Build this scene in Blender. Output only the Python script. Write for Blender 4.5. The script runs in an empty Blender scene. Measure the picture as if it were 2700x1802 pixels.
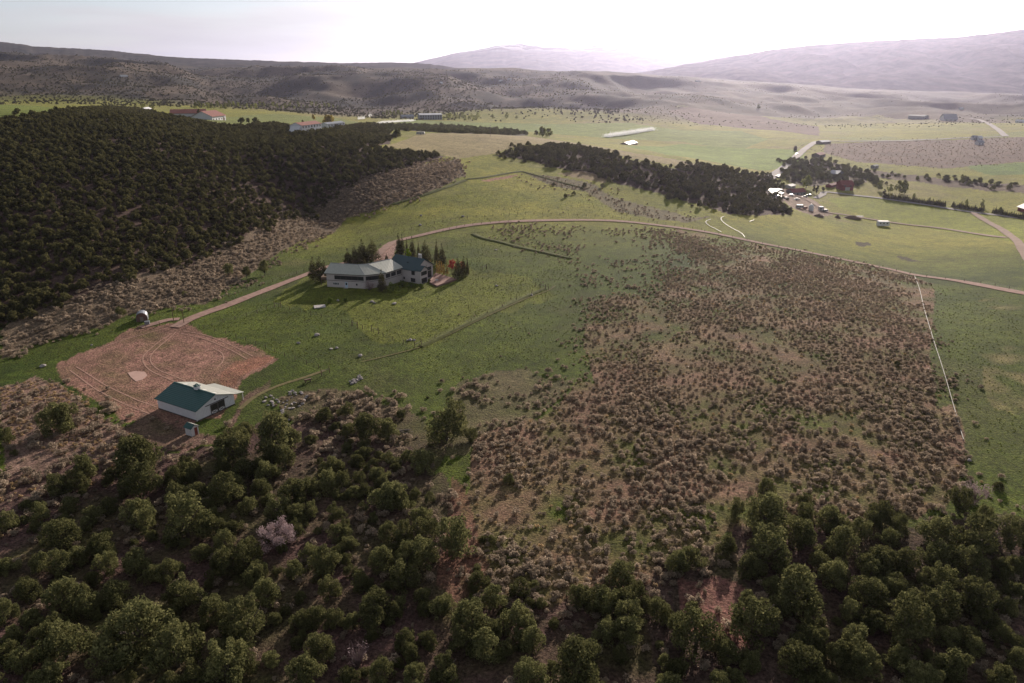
import bpy, math, random
import numpy as np
random.seed(7); rng = np.random.default_rng(7)
R = math.radians
scene = bpy.context.scene
COL = scene.collection

# ------------------------------------------------------------------ camera
H = 78.0; FPX = 1900.0; PITCH = R(20.25)
cam_d = bpy.data.cameras.new('camera'); cam = bpy.data.objects.new('camera', cam_d); COL.objects.link(cam)
cam.location = (0, 0, H); cam.rotation_euler = (math.pi/2 - PITCH, 0, 0)
cam_d.sensor_fit = 'HORIZONTAL'; cam_d.sensor_width = 36.0; cam_d.lens = 36.0*FPX/2700.0
cam_d.clip_start = 1.0; cam_d.clip_end = 90000.0
scene.camera = cam
# ------------------------------------------------------------------ sky, sun, exposure
SUN_AZ, SUN_EL = R(20.0), R(16.5)          # azimuth to the right of the view direction
world = bpy.data.worlds.new('World'); scene.world = world; world.use_nodes = True
wn, wl = world.node_tree.nodes, world.node_tree.links
wn.clear()
w_out = wn.new('ShaderNodeOutputWorld'); w_bg = wn.new('ShaderNodeBackground'); w_bg.inputs['Strength'].default_value = 0.075
sky = wn.new('ShaderNodeTexSky'); sky.sky_type = 'NISHITA'; sky.sun_disc = False
sky.sun_elevation = SUN_EL; sky.sun_rotation = SUN_AZ; sky.altitude = 2000; sky.air_density = 1.0; sky.dust_density = 2.0; sky.ozone_density = 1.0
tc = wn.new('ShaderNodeTexCoord')
mp = wn.new('ShaderNodeMapping'); mp.inputs['Scale'].default_value = (2.2, 2.2, 20.0); mp.inputs['Rotation'].default_value = (0.02, 0.06, 0.0)
wl.new(tc.outputs['Generated'], mp.inputs['Vector'])
cn = wn.new('ShaderNodeTexNoise'); cn.inputs['Scale'].default_value = 1.0; cn.inputs['Detail'].default_value = 6; cn.inputs['Roughness'].default_value = 0.55
wl.new(mp.outputs['Vector'], cn.inputs['Vector'])
cr = wn.new('ShaderNodeMapRange'); cr.inputs['From Min'].default_value = 0.42; cr.inputs['From Max'].default_value = 0.56
cr.inputs['To Min'].default_value = 0.38; cr.inputs['To Max'].default_value = 0.97
wl.new(cn.outputs['Fac'], cr.inputs['Value'])
bw0 = wn.new('ShaderNodeRGBToBW'); wl.new(sky.outputs['Color'], bw0.inputs['Color'])
pw = wn.new('ShaderNodeMath'); pw.operation = 'POWER'; pw.inputs[1].default_value = 0.42; wl.new(bw0.outputs['Val'], pw.inputs[0])
mp2 = wn.new('ShaderNodeMapping'); mp2.inputs['Scale'].default_value = (3.0, 3.0, 34.0); mp2.inputs['Rotation'].default_value = (0.0, 0.05, 0.0); wl.new(tc.outputs['Generated'], mp2.inputs['Vector'])
cn2 = wn.new('ShaderNodeTexNoise'); cn2.inputs['Scale'].default_value = 1.0; cn2.inputs['Detail'].default_value = 7; wl.new(mp2.outputs['Vector'], cn2.inputs['Vector'])
cv = wn.new('ShaderNodeMapRange'); cv.inputs['From Min'].default_value = .35; cv.inputs['From Max'].default_value = .65; cv.inputs['To Min'].default_value = .84; cv.inputs['To Max'].default_value = 1.1; wl.new(cn2.outputs['Fac'], cv.inputs['Value'])
bw = wn.new('ShaderNodeMath'); bw.operation = 'MULTIPLY'; wl.new(pw.outputs[0], bw.inputs[0]); wl.new(cv.outputs['Result'], bw.inputs[1])
cm = wn.new('ShaderNodeVectorMath'); cm.operation = 'SCALE'; cm.inputs[0].default_value = (2.75, 2.75, 2.70); wl.new(bw.outputs[0], cm.inputs['Scale'])
mx = wn.new('ShaderNodeMixRGB'); wl.new(cm.outputs['Vector'], mx.inputs['Color2'])
wl.new(cr.outputs['Result'], mx.inputs['Fac']); wl.new(sky.outputs['Color'], mx.inputs['Color1'])
wl.new(mx.outputs['Color'], w_bg.inputs['Color']); wl.new(w_bg.outputs['Background'], w_out.inputs['Surface'])
sun_d = bpy.data.lights.new('sun', 'SUN'); sun_d.energy = 4.6; sun_d.angle = R(0.6); sun_d.color = (1.0, 0.87, 0.74)
sun = bpy.data.objects.new('sun', sun_d); COL.objects.link(sun)
sun.rotation_euler = (math.pi/2 - SUN_EL, 0, math.pi - SUN_AZ)
sun.location = (200, 300, 400)
scene.view_settings.view_transform = 'Standard'; scene.view_settings.look = 'None'
scene.view_settings.exposure = 0.68; scene.view_settings.gamma = 1.0; scene.view_settings.use_curve_mapping = False
cy = scene.cycles
cy.max_bounces = 5; cy.diffuse_bounces = 2; cy.glossy_bounces = 2; cy.transmission_bounces = 3; cy.volume_bounces = 0; cy.transparent_max_bounces = 4
cy.use_denoising = True

# ------------------------------------------------------------------ helpers: noise, terrain, pixels to places
def _h(x, y, s):
    h = (x.astype(np.int64)*374761393 + y.astype(np.int64)*668265263 + s*974634777) & 0xffffffff
    h = ((h ^ (h >> 13))*1274126177) & 0xffffffff
    h = ((h ^ (h >> 15))*2246822519) & 0xffffffff
    return (h & 0xffffff)/float(0xffffff)
def vn(x, y, s=0):
    x = np.asarray(x, float); y = np.asarray(y, float)
    xi = np.floor(x); yi = np.floor(y); fx = x-xi; fy = y-yi
    fx = fx*fx*(3-2*fx); fy = fy*fy*(3-2*fy)
    a = _h(xi, yi, s); b = _h(xi+1, yi, s); c = _h(xi, yi+1, s); d = _h(xi+1, yi+1, s)
    return (a*(1-fx)+b*fx)*(1-fy) + (c*(1-fx)+d*fx)*fy
def fbm(x, y, s=0, o=4):
    t = 0; a = 0.5; n = 0
    for i in range(o):
        t = t + a*vn(np.asarray(x)*2**i, np.asarray(y)*2**i, s+i*17); n += a; a *= 0.5
    return t/n*2-1
SP, CP = math.sin(PITCH), math.cos(PITCH)
def pdir(px, py):
    dx = (np.asarray(px, float)-1350)/FPX; dy = (np.asarray(py, float)-901)/FPX
    yy = CP-dy*SP
    return dx/yy, (-SP-dy*CP)/yy          # X and z per metre of Y
D = 2700/2349.0
# terrain control: pixel and the distance at which the ground there lies
CT = [(300,322,520),(0,338,470),(-250,364,430),(700,356,600),(560,348,590),(900,352,680),(120,420,400),(500,420,440),(800,440,470),(300,560,335),(600,520,390),(0,640,292),(0,520,335),(-300,560,330),
 (1040,370,640),(1000,460,480),(820,560,425),
 (1250,358,720),(1250,420,560),(1100,360,700),(1500,385,690),(1350,480,490),(1400,582,395),(1700,450,540),(1900,440,620),(1550,395,640),(1500,470,520),(2050,560,475),(1800,560,440),
 (2327,590,500),(2300,520,600),(2700,775,268),(2400,700,352),(2700,640,400),(2900,700,330),(2060,500,610),(2200,495,640),(2650,560,540),
 (2150,377,1000),(2650,360,1100),(2400,440,760),(2900,420,800),(1650,350,1150),(1850,400,900),(1150,318,1350),(1450,335,1250),(2450,312,1700),(2000,320,1600),(2900,310,1700),
 (100,278,1100),(540,305,1000),(820,342,640),(300,274,1450),(-300,285,1200),(700,290,1400),(-300,265,1700),(900,290,1700),
 (180,180,2400),(-300,190,2300),(600,195,2900),(900,186,3200),(1200,185,3200),(1500,193,3200),(1800,212,3100),(2200,252,2900),(2700,277,2600),(3000,285,2600),
 (1200,265,1900),(1600,285,1700),(600,245,2000),(200,235,1800),(1500,230,2500),(1000,225,2400),(2100,290,2100)]
CW = [(x, y, 0.0) for x in (-130,-60,0,60,130) for y in (-250, 0, 70, 120, 170, 220)] + \
     [(-230,220,0),(-160,220,-1),(-100,262,0),(-55,272,0.0),(0,262,0),(60,262,0),(120,262,-1),(180,262,-3),(0,330,1),(60,330,0),(-60,330,2),(130,330,-3),(-190,170,-3),(-130,310,2),(230,220,-4),(200,150,-2)]
def Wd(Y): return 0.80*np.maximum(Y, 40)+60
def tcoord(X, Y):
    return X/Wd(Y)*1.3, np.log(np.maximum(Y, -50)+110)
cx_, cz_ = [], []
for px, py, Y in CT:
    a, b = pdir(px, py); cx_.append((a*Y, Y)); cz_.append(H+b*Y)
for x, y, z in CW: cx_.append((x, y)); cz_.append(z)
cx_ = np.array(cx_, float); cz_ = np.array(cz_, float)
TU, TV = tcoord(cx_[:,0], cx_[:,1])
def _k(r2): return 0.5*r2*np.log(r2+1e-9)
n_ = len(cz_); K = _k((TU[:,None]-TU)**2+(TV[:,None]-TV)**2)+np.eye(n_)*2e-4
P_ = np.c_[np.ones(n_), TU, TV]
A_ = np.zeros((n_+3, n_+3)); A_[:n_,:n_] = K; A_[:n_,n_:] = P_; A_[n_:,:n_] = P_.T
SOL = np.linalg.solve(A_, np.r_[cz_, 0, 0, 0])
def sstep(a, b, x):
    t = np.clip((x-a)/(b-a), 0, 1); return t*t*(3-2*t)
PADS = []
def zf(X, Y):
    X = np.asarray(X, float); Y = np.asarray(Y, float)
    Yc = np.minimum(Y, 3400.0); Xc = np.where(Y > 3400, X*3400/np.maximum(Y, 1), X)
    u, v = tcoord(Xc, Yc); u = np.clip(u, -1.35, 1.35)
    z = SOL[n_]+SOL[n_+1]*u+SOL[n_+2]*v
    sh = z.shape; z = z.ravel(); u = np.broadcast_to(u, sh).ravel(); v = np.broadcast_to(v, sh).ravel()
    out = np.empty_like(z)
    for i in range(0, len(z), 40000):
        s = slice(i, i+40000)
        out[s] = z[s]+_k((u[s,None]-TU)**2+(v[s,None]-TV)**2) @ SOL[:n_]
    z = out.reshape(sh)
    m = sstep(1450, 2100, Y)*(1-sstep(2900, 3300, Y))
    rid = 1-np.abs(fbm(X/430, Y/620, 5, 4))*2.2
    z = z + m*(rid*44-14)*(1-.25*sstep(150, 600, X)) + sstep(1300, 1700, Y)*fbm(X/170, Y/230, 9, 3)*9
    z = z + fbm(X/38, Y/38, 3, 2)*0.35*sstep(60, 130, Y) + sstep(480, 900, Y)*fbm(X/120, Y/120, 4, 2)*1.0
    z = z - sstep(3300, 9000, Y)*160
    for px_, py_, r0_, r1_, pz_ in PADS:
        w_ = 1-sstep(r0_, r1_, np.hypot(X-px_, Y-py_)); z = z*(1-w_)+pz_*w_
    return z
PADS = [(x, y, a, b, float(zf(np.array(x), np.array(y)))) for x, y, a, b in ((-50.0, 278.0, 26, 44), (-77.0, 166.0, 14, 30))]
_ys = 45*np.power(4200/45., np.linspace(0, 1, 420))
def ats(pts):
    out = []
    for px, py in pts:
        a, b = pdir(px, py)
        g = H+b*_ys-zf(a*_ys, _ys)
        i = int(np.argmax(g < 0)) if (g < 0).any() else len(_ys)-1
        i = max(i, 1)
        lo, hi, gl, gh = _ys[i-1], _ys[i], g[i-1], g[i]
        Y = lo+(hi-lo)*gl/(gl-gh+1e-9)
        for _ in range(2):
            gm = float(H+b*Y-zf(a*Y, np.array(Y)))
            if gm > 0: lo, gl = Y, gm
            else: hi, gh = Y, gm
            Y = lo+(hi-lo)*gl/(gl-gh+1e-9)
        out.append((a*Y, Y, float(zf(np.array(a*Y), np.array(Y)))))
    return np.array(out)
def at(px, py): return ats([(px, py)])[0]
def ppm(Y, z=0.0): return FPX/(Y*CP+(H-z)*SP)      # pixels of the photograph per metre there
def inpoly(X, Y, poly):
    poly = np.asarray(poly); ok = (X > poly[:,0].min())&(X < poly[:,0].max())&(Y > poly[:,1].min())&(Y < poly[:,1].max())
    res = np.zeros(X.shape, bool); x = X[ok]; y = Y[ok]; r = np.zeros(x.shape, bool)
    n = len(poly)
    for i in range(n):
        x1, y1 = poly[i]; x2, y2 = poly[(i+1) % n]
        if y1 == y2: continue
        c = ((y1 > y) != (y2 > y)) & (x < (x2-x1)*(y-y1)/(y2-y1)+x1)
        r ^= c
    res[ok] = r; return res
def zone(pts, k=D):
    p = [(a*k, b*k) for a, b in pts]; q = []
    for i in range(len(p)):
        a, b = p[i], p[(i+1) % len(p)]
        n = max(1, int(math.hypot(a[0]-b[0], a[1]-b[1])/90))
        q += [(a[0]+(b[0]-a[0])*j/n, a[1]+(b[1]-a[1])*j/n) for j in range(n)]
    return ats(q)[:, :2]

# ------------------------------------------------------------------ helpers: materials
def nt(m):
    m.use_nodes = True; t = m.node_tree; t.nodes.clear()
    o = t.nodes.new('ShaderNodeOutputMaterial'); return t, o
def plain(name, c, rough=0.7, var=0.15, scale=3.0, metal=0.0, bump=0.0, spec=0.3):
    m = bpy.data.materials.new(name); t, o = nt(m)
    b = t.nodes.new('ShaderNodeBsdfPrincipled'); b.inputs['Roughness'].default_value = rough; b.inputs['Metallic'].default_value = metal
    b.inputs['Specular IOR Level'].default_value = spec
    co = t.nodes.new('ShaderNodeTexCoord'); no = t.nodes.new('ShaderNodeTexNoise'); no.inputs['Scale'].default_value = scale; no.inputs['Detail'].default_value = 5
    t.links.new(co.outputs['Object'], no.inputs['Vector'])
    r = t.nodes.new('ShaderNodeMapRange'); r.inputs['From Min'].default_value = 0.3; r.inputs['From Max'].default_value = 0.7
    r.inputs['To Min'].default_value = 1-var; r.inputs['To Max'].default_value = 1+var
    t.links.new(no.outputs['Fac'], r.inputs['Value'])
    v = t.nodes.new('ShaderNodeVectorMath'); v.operation = 'SCALE'; v.inputs[0].default_value = c
    t.links.new(r.outputs['Result'], v.inputs['Scale']); t.links.new(v.outputs['Vector'], b.inputs['Base Color'])
    if bump:
        bp = t.nodes.new('ShaderNodeBump'); bp.inputs['Strength'].default_value = bump; bp.inputs['Distance'].default_value = 0.1
        t.links.new(no.outputs['Fac'], bp.inputs['Height']); t.links.new(bp.outputs['Normal'], b.inputs['Normal'])
    t.links.new(b.outputs['BSDF'], o.inputs['Surface']); return m
def ribbed(name, c, period=0.6, rough=0.45, axis='X', var=0.1, metal=0.2):
    m = plain(name, c, rough, var, 0.8, metal); t = m.node_tree
    b = [n for n in t.nodes if n.type == 'BSDF_PRINCIPLED'][0]
    co = t.nodes.new('ShaderNodeTexCoord'); w = t.nodes.new('ShaderNodeTexWave'); w.wave_type = 'BANDS'; w.bands_direction = axis
    w.inputs['Scale'].default_value = 0.314/period; w.wave_profile = 'SIN'
    t.links.new(co.outputs['Object'], w.inputs['Vector'])
    bp = t.nodes.new('ShaderNodeBump'); bp.inputs['Strength'].default_value = 0.6; bp.inputs['Distance'].default_value = 0.06
    t.links.new(w.outputs['Fac'], bp.inputs['Height']); t.links.new(bp.outputs['Normal'], b.inputs['Normal'])
    return m
def foliage(name, dark, light, trans=0.3, objvar=0.35):
    m = bpy.data.materials.new(name); t, o = nt(m)
    a = t.nodes.new('ShaderNodeAttribute'); a.attribute_name = 'tint'
    mixc = t.nodes.new('ShaderNodeMixRGB'); mixc.inputs['Color1'].default_value = (*dark, 1); mixc.inputs['Color2'].default_value = (*light, 1)
    t.links.new(a.outputs['Fac'], mixc.inputs['Fac'])
    oi = t.nodes.new('ShaderNodeObjectInfo'); r = t.nodes.new('ShaderNodeMapRange'); r.inputs['To Min'].default_value = 1-objvar; r.inputs['To Max'].default_value = 1+objvar
    t.links.new(oi.outputs['Random'], r.inputs['Value'])
    v = t.nodes.new('ShaderNodeVectorMath'); v.operation = 'SCALE'
    t.links.new(mixc.outputs['Color'], v.inputs[0]); t.links.new(r.outputs['Result'], v.inputs['Scale'])
    d = t.nodes.new('ShaderNodeBsdfDiffuse'); tr = t.nodes.new('ShaderNodeBsdfTranslucent'); ms = t.nodes.new('ShaderNodeMixShader'); ms.inputs['Fac'].default_value = trans
    t.links.new(v.outputs['Vector'], d.inputs['Color']); t.links.new(v.outputs['Vector'], tr.inputs['Color'])
    t.links.new(d.outputs['BSDF'], ms.inputs[1]); t.links.new(tr.outputs['BSDF'], ms.inputs[2]); t.links.new(ms.outputs['Shader'], o.inputs['Surface'])
    return m
M = {}
M['white'] = plain('white_paint', (.62,.62,.64), .6, .06, 2)
M['offwhite'] = plain('dull_offwhite_metal', (.40,.39,.37), .6, .12, .5)
M['white_siding'] = ribbed('white_siding', (.60,.60,.63), .45, .6, 'X', .05, 0)
M['pale'] = plain('pale_stucco', (.46,.41,.40), .85, .06, 1.2)
M['dark_trim'] = plain('dark_trim', (.06,.05,.045), .6)
M['brown'] = plain('brown_timber', (.13,.085,.055), .8, .25, 6)
M['grey_wood'] = plain('weathered_wood', (.20,.17,.145), .85, .3, 8)
M['roof_sage'] = ribbed('pale_green_metal_roof', (.37,.375,.33), .55, .55, 'X', .08, .1)
M['roof_teal'] = plain('blue_green_shingle_roof', (.045,.075,.085), .75, .14, 5)
M['roof_barn'] = ribbed('dark_green_metal_roof', (.028,.085,.082), .5, .45, 'X', .06, .15)
M['skylight'] = plain('fibreglass_panel', (.75,.75,.70), .35, .05, 1)
M['glass'] = plain('window_glass', (.025,.028,.03), .08, .1, 1, 0, 0, .6)
M['door_blue'] = plain('pale_blue_door', (.42,.52,.62), .5, .05)
M['deck'] = plain('red_brown_deck', (.27,.15,.12), .8, .15, 4)
M['rust'] = plain('rusty_red', (.20,.055,.04), .75, .3, 2)
M['red_roof'] = plain('red_tile_roof', (.25,.095,.075), .8, .12, .5)
M['red_barn'] = plain('red_barn_boards', (.20,.045,.04), .8, .2, 1)
M['metal'] = plain('galvanised_metal', (.24,.255,.28), .45, .15, 2, .5)
M['brick'] = plain('red_brick_hut', (.13,.075,.06), .85, .25, 6)
M['stone'] = plain('pale_boulder_stone', (.31,.275,.265), .9, .22, 2.5, 0, .4)
M['concrete'] = plain('concrete', (.40,.37,.36), .9, .1, 3)
M['pipe'] = plain('white_plastic_pipe', (.46,.43,.38), .5, .1, 1)
M['car_white'] = plain('white_car_paint', (.7,.7,.7), .25, .03, 1, 0, 0, .5)
M['car_blue'] = plain('blue_car_paint', (.04,.08,.2), .25, .03, 1, 0, 0, .5)
M['car_dark'] = plain('dark_car_paint', (.03,.035,.04), .25, .03, 1, 0, 0, .5)
M['tyre'] = plain('black_rubber', (.02,.02,.02), .9)
M['hay'] = plain('straw_mound', (.17,.12,.085), .9, .35, 2, 0, .5)
M['bark'] = plain('grey_brown_bark', (.11,.085,.07), .9, .3, 6)
M['dead'] = foliage('pinkish_grey_dead_twigs', (.26,.19,.19), (.50,.38,.38), .3, .1)
M['juniper'] = foliage('juniper_foliage', (.052,.060,.024), (.25,.24,.105), .45, .30)
M['juniper_far'] = foliage('distant_juniper_foliage', (.046,.050,.023), (.20,.18,.078), .42, .35)
M['sage'] = foliage('sagebrush_foliage', (.18,.150,.108), (.52,.41,.315), .5, .3)
M['spruce'] = foliage('spruce_needles', (.030,.034,.018), (.15,.13,.055), .34, .2)
M['lime'] = foliage('lime_green_leaves', (.22,.30,.02), (.42,.52,.05), .45, .1)
M['redbud'] = foliage('coral_red_blossom', (.30,.045,.045), (.62,.14,.12), .4, .1)
M['gold'] = foliage('golden_young_leaves', (.20,.13,.04), (.46,.30,.10), .4, .15)
M['willow'] = foliage('fresh_yellow_green_leaves', (.13,.15,.035), (.36,.36,.10), .4, .3)
M['yellow'] = foliage('yellow_spring_leaves', (.28,.21,.04), (.55,.42,.08), .4, .1)
M['bush'] = foliage('green_bush_leaves', (.05,.08,.015), (.16,.20,.04), .35, .2)
M['tuft'] = foliage('bunch_grass', (.06,.08,.015), (.19,.20,.05), .5, .3)
M['straw'] = foliage('dry_straw_grass', (.22,.15,.08), (.52,.38,.22), .4, .25)
M['spray'] = foliage('sprinkler_droplets', (.8,.8,.8), (.95,.95,.95), .5, .0)

# ------------------------------------------------------------------ helpers: objects
def tag(o, label=None, cat=None, group=None, kind=None):
    if label: o['label'] = label
    if cat: o['category'] = cat
    if group: o['group'] = group
    if kind: o['kind'] = kind
    return o
def link(name, data, parent=None, loc=None, rz=None):
    o = bpy.data.objects.new(name, data); COL.objects.link(o)
    if parent: o.parent = parent
    if loc is not None: o.location = loc
    if rz is not None: o.rotation_euler = (0, 0, rz)
    return o
def root(name, loc, rz, label, cat, group=None):
    return tag(link(name, None, None, loc, rz), label, cat, group)
def fast_mesh(name, v, quads, mats, tint=None, smooth=False):
    me = bpy.data.meshes.new(name); v = np.asarray(v, np.float32); quads = np.asarray(quads, np.int32)
    k = quads.shape[1]
    me.vertices.add(len(v)); me.vertices.foreach_set('co', v.ravel())
    me.loops.add(quads.size); me.loops.foreach_set('vertex_index', quads.ravel())
    me.polygons.add(len(quads)); me.polygons.foreach_set('loop_start', np.arange(len(quads), dtype=np.int32)*k)
    if smooth: me.polygons.foreach_set('use_smooth', np.ones(len(quads), bool))
    for m in mats: me.materials.append(m)
    me.update(calc_edges=True)
    if tint is not None:
        a = me.attributes.new('tint', 'FLOAT', 'POINT'); a.data.foreach_set('value', np.asarray(tint, np.float32))
    return me
class MB:
    def __init__(s): s.v = []; s.f = []
    def add(s, vs, fs):
        b = len(s.v); s.v += [tuple(map(float, q)) for q in vs]; s.f += [tuple(b+i for i in q) for q in fs]; return s
    def box(s, c, d, rz=0.0, ry=0.0):
        vs = []
        for sx in (-.5, .5):
            for sy in (-.5, .5):
                for sz in (-.5, .5):
                    x, y, z = sx*d[0], sy*d[1], sz*d[2]
                    x, z = x*math.cos(ry)+z*math.sin(ry), -x*math.sin(ry)+z*math.cos(ry)
                    x, y = x*math.cos(rz)-y*math.sin(rz), x*math.sin(rz)+y*math.cos(rz)
                    vs.append((c[0]+x, c[1]+y, c[2]+z))
        return s.add(vs, [(0,1,3,2),(4,6,7,5),(0,4,5,1),(2,3,7,6),(0,2,6,4),(1,5,7,3)])
    def slab(s, pts, th):
        n = len(pts); vs = list(pts)+[(p[0], p[1], p[2]-th) for p in pts]
        fs = [tuple(range(n)), tuple(reversed(range(n, 2*n)))]+[(i, i+n, (i+1) % n+n, (i+1) % n) for i in range(n)]
        return s.add(vs, fs)
    def prism(s, pts, z0, z1):
        return s.slab([(p[0], p[1], z1) for p in pts], z1-z0)
    def tube(s, p, q, r0, r1=None, n=7):
        r1 = r0 if r1 is None else r1
        p = np.array(p, float); q = np.array(q, float); d = q-p; L = np.linalg.norm(d); d = d/L if L else d
        a = np.cross(d, (0, 0, 1.)) if abs(d[2]) < .9 else np.cross(d, (1., 0, 0)); a /= np.linalg.norm(a); b = np.cross(d, a)
        ang = [2*math.pi*i/n for i in range(n)]
        vs = [p+r0*(math.cos(t)*a+math.sin(t)*b) for t in ang]+[q+r1*(math.cos(t)*a+math.sin(t)*b) for t in ang]
        fs = [(i, (i+1) % n, (i+1) % n+n, i+n) for i in range(n)]+[tuple(reversed(range(n))), tuple(range(n, 2*n))]
        return s.add(vs, fs)
    def wall(s, p, q, t0, t1, z0, z1, proud=0.04, back=0.05):      # a piece on the wall p->q, outside is on the right hand
        p = np.array(p, float); q = np.array(q, float); d = (q-p); n = np.array((d[1], -d[0])); n /= np.linalg.norm(n)
        a = p+d*t0; b = p+d*t1
        o = [a+n*proud, b+n*proud, b-n*back, a-n*back]
        return s.prism(o, z0, z1)
    def mesh(s, name, mat):
        me = bpy.data.meshes.new(name); me.from_pydata(s.v, [], s.f); me.materials.append(mat); me.update()
        bm_fix(me); return me
    def build(s, name, mat, parent=None, loc=None, rz=None): return link(name, s.mesh(name, mat), parent, loc, rz)
import bmesh
def bm_fix(me):
    bm = bmesh.new(); bm.from_mesh(me); bmesh.ops.recalc_face_normals(bm, faces=bm.faces); bm.to_mesh(me); bm.free()

# ------------------------------------------------------------------ leaves
def quads_at(pos, nrm, size, asp, r):
    n = len(pos); nrm = nrm/np.linalg.norm(nrm, axis=1, keepdims=True)
    t = r.normal(size=(n, 3)); a = np.cross(nrm, t); a /= np.linalg.norm(a, axis=1, keepdims=True)+1e-9; b = np.cross(nrm, a)
    s = np.asarray(size).reshape(-1, 1)
    a = a*s*asp; b = b*s
    v = np.stack([pos-a-b*.55, pos+a*.9-b, pos+a+b*.6, pos-a*.7+b], 1).reshape(-1, 3)
    return v, np.arange(4*n).reshape(-1, 4)
def cloud(lobes, n, size, seed, jit=.7, up=.25, asp=.6, inner=.72):
    r = np.random.default_rng(seed); lobes = np.array(lobes, float)
    w = (lobes[:,3]*lobes[:,4]); w /= w.sum(); k = r.choice(len(lobes), n, p=w)
    d = r.normal(size=(n, 3)); d[:,2] += up; d /= np.linalg.norm(d, axis=1, keepdims=True)
    rad = (inner+(1.08-inner)*r.random(n)**.6+(r.random(n) < .13)*r.random(n)*.34)[:,None]
    rr = np.c_[lobes[k,3], lobes[k,3], lobes[k,4]]
    pos = lobes[k,:3]+d*rr*rad
    v, q = quads_at(pos, d+r.normal(size=(n,3))*jit, size*(.6+.8*r.random(n)), asp, r)
    lt = r.random(len(lobes))[k]*.35
    tint = np.clip(lt+.65*r.random(n)**1.3, 0, 1)
    return v, q, np.repeat(tint, 4)
def crown_lobes(seed, W, Ht, z0, n):
    r = random.Random(seed); L = [(0, 0, z0+Ht*.36, W*.24, Ht*.30)]; ph = [r.uniform(0, 6.28) for _ in range(3)]; lean = (r.uniform(-.12,.12)*W, r.uniform(-.12,.12)*W)
    tops = [(r.uniform(-.22,.22)*W, r.uniform(-.22,.22)*W, r.uniform(.78, 1.0)) for _ in range(3)]
    for i in range(n):
        a = i*2.4+r.uniform(-.5, .5); t = r.random()**.9; env = 1+.22*math.sin(a*2+ph[0])+.16*math.sin(a*3+ph[1]+t*4)
        rad = W*.48*env*math.sqrt(max(0.04, 1-((t-.22)/.82)**2)); lr = W*r.uniform(.07, .17)*(1.1-.35*t)
        d = max(0, rad-lr*.7)*r.uniform(.6, 1.08)**.7
        L.append((d*math.cos(a)+lean[0]*t, d*math.sin(a)+lean[1]*t, z0+Ht*(.06+.80*t), lr, lr*r.uniform(.85, 1.35)))
    for x, y, f in tops: L.append((x+lean[0], y+lean[1], z0+Ht*f*.9, W*.10, W*.15))
    return L
def trunk_mesh(name, h, r, seed, mat):
    q = random.Random(seed); m = MB(); m.tube((0,0,-.5), (q.uniform(-.15,.15), q.uniform(-.15,.15), h*.5), r, r*.75, 7)
    for i in range(4):
        a = q.uniform(0, 6.28); m.tube((0,0,h*.3+.1*i), (math.cos(a)*h*.35, math.sin(a)*h*.35, h*(.65+.08*i)), r*.55, r*.2, 5)
    for i in range(7):
        a = q.uniform(0, 6.28); e = q.uniform(.1, .9); L = h*q.uniform(.5, .68); c = (math.cos(a)*math.cos(e)*L, math.sin(a)*math.cos(e)*L, h*.25+math.sin(e)*L)
        m.tube((0,0,h*.25), c, r*.28, r*.08, 4); m.tube(c, (c[0]+q.gauss(0,.25), c[1]+q.gauss(0,.25), c[2]+.5), r*.1, r*.03, 3)
    return m.mesh(name, mat)
JUN, JUNF, SAGE, SAGEF, TUFT, STRAW = [], [], [], [], [], []
for i in range(9):
    Wj, Hj = 5.6, (4.2, 4.7, 5.3, 4.4, 5.0, 3.9, 5.6, 4.6, 5.9)[i]
    v, q, t = cloud(crown_lobes(100+i, Wj, Hj, .35, 30+i % 4*6), 5200, .12, 10+i)
    JUN.append((fast_mesh('juniper_crown', v, q, [M['juniper']], t), trunk_mesh('juniper_trunk', Hj*.9, .22, i, M['bark']), Hj))
for i in range(6):
    v, q, t = cloud(crown_lobes(200+i, 5.2, 3.6+.3*i, .2, 17), 900, .27, 40+i)
    JUNF.append(fast_mesh('far_juniper', v, q, [M['juniper_far']], t))
for i in range(7):
    r = random.Random(i); L = [(r.uniform(-.3,.3), r.uniform(-.3,.3), r.uniform(.30,.48), r.uniform(.22,.36), r.uniform(.26,.36)) for _ in range(6)]
    v, q, t = cloud(L, 300, .085, 70+i, .8, .5, .5, .6); v[:,2] = np.maximum(v[:,2], -.05)
    zz = np.clip(v[:,2]/.85, 0, 1); SAGE.append(fast_mesh('sagebrush', v, q, [M['sage']], np.clip(t*.85+.1, 0, 1)))
for i in range(5):
    r = random.Random(50+i); L = [(r.uniform(-.3,.3), r.uniform(-.3,.3), r.uniform(.30,.45), r.uniform(.25,.38), r.uniform(.26,.36)) for _ in range(4)]
    v, q, t = cloud(L, 90, .15, 90+i, .8, .5, .5, .6); v[:,2] = np.maximum(v[:,2], -.05)
    SAGEF.append(fast_mesh('far_sagebrush', v, q, [M['sage']], np.clip(t*.9+.1, 0, 1)))
def tuft(seed, n, h, mat):
    r = np.random.default_rng(seed); p = r.normal(size=(n, 3))*.12; p[:,2] = h*.45
    nn = r.normal(size=(n,3)); nn[:,2] *= .2; v, q = quads_at(p, nn, np.full(n, h*.5), .22, r)
    v[:,2] = np.maximum(v[:,2], -.02); return fast_mesh('grass_tuft', v, q, [mat], np.repeat(r.random(n), 4))
for i in range(4): TUFT.append(tuft(i, 16, .34, M['tuft'])); STRAW.append(tuft(20+i, 20, .55, M['straw']))

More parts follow.
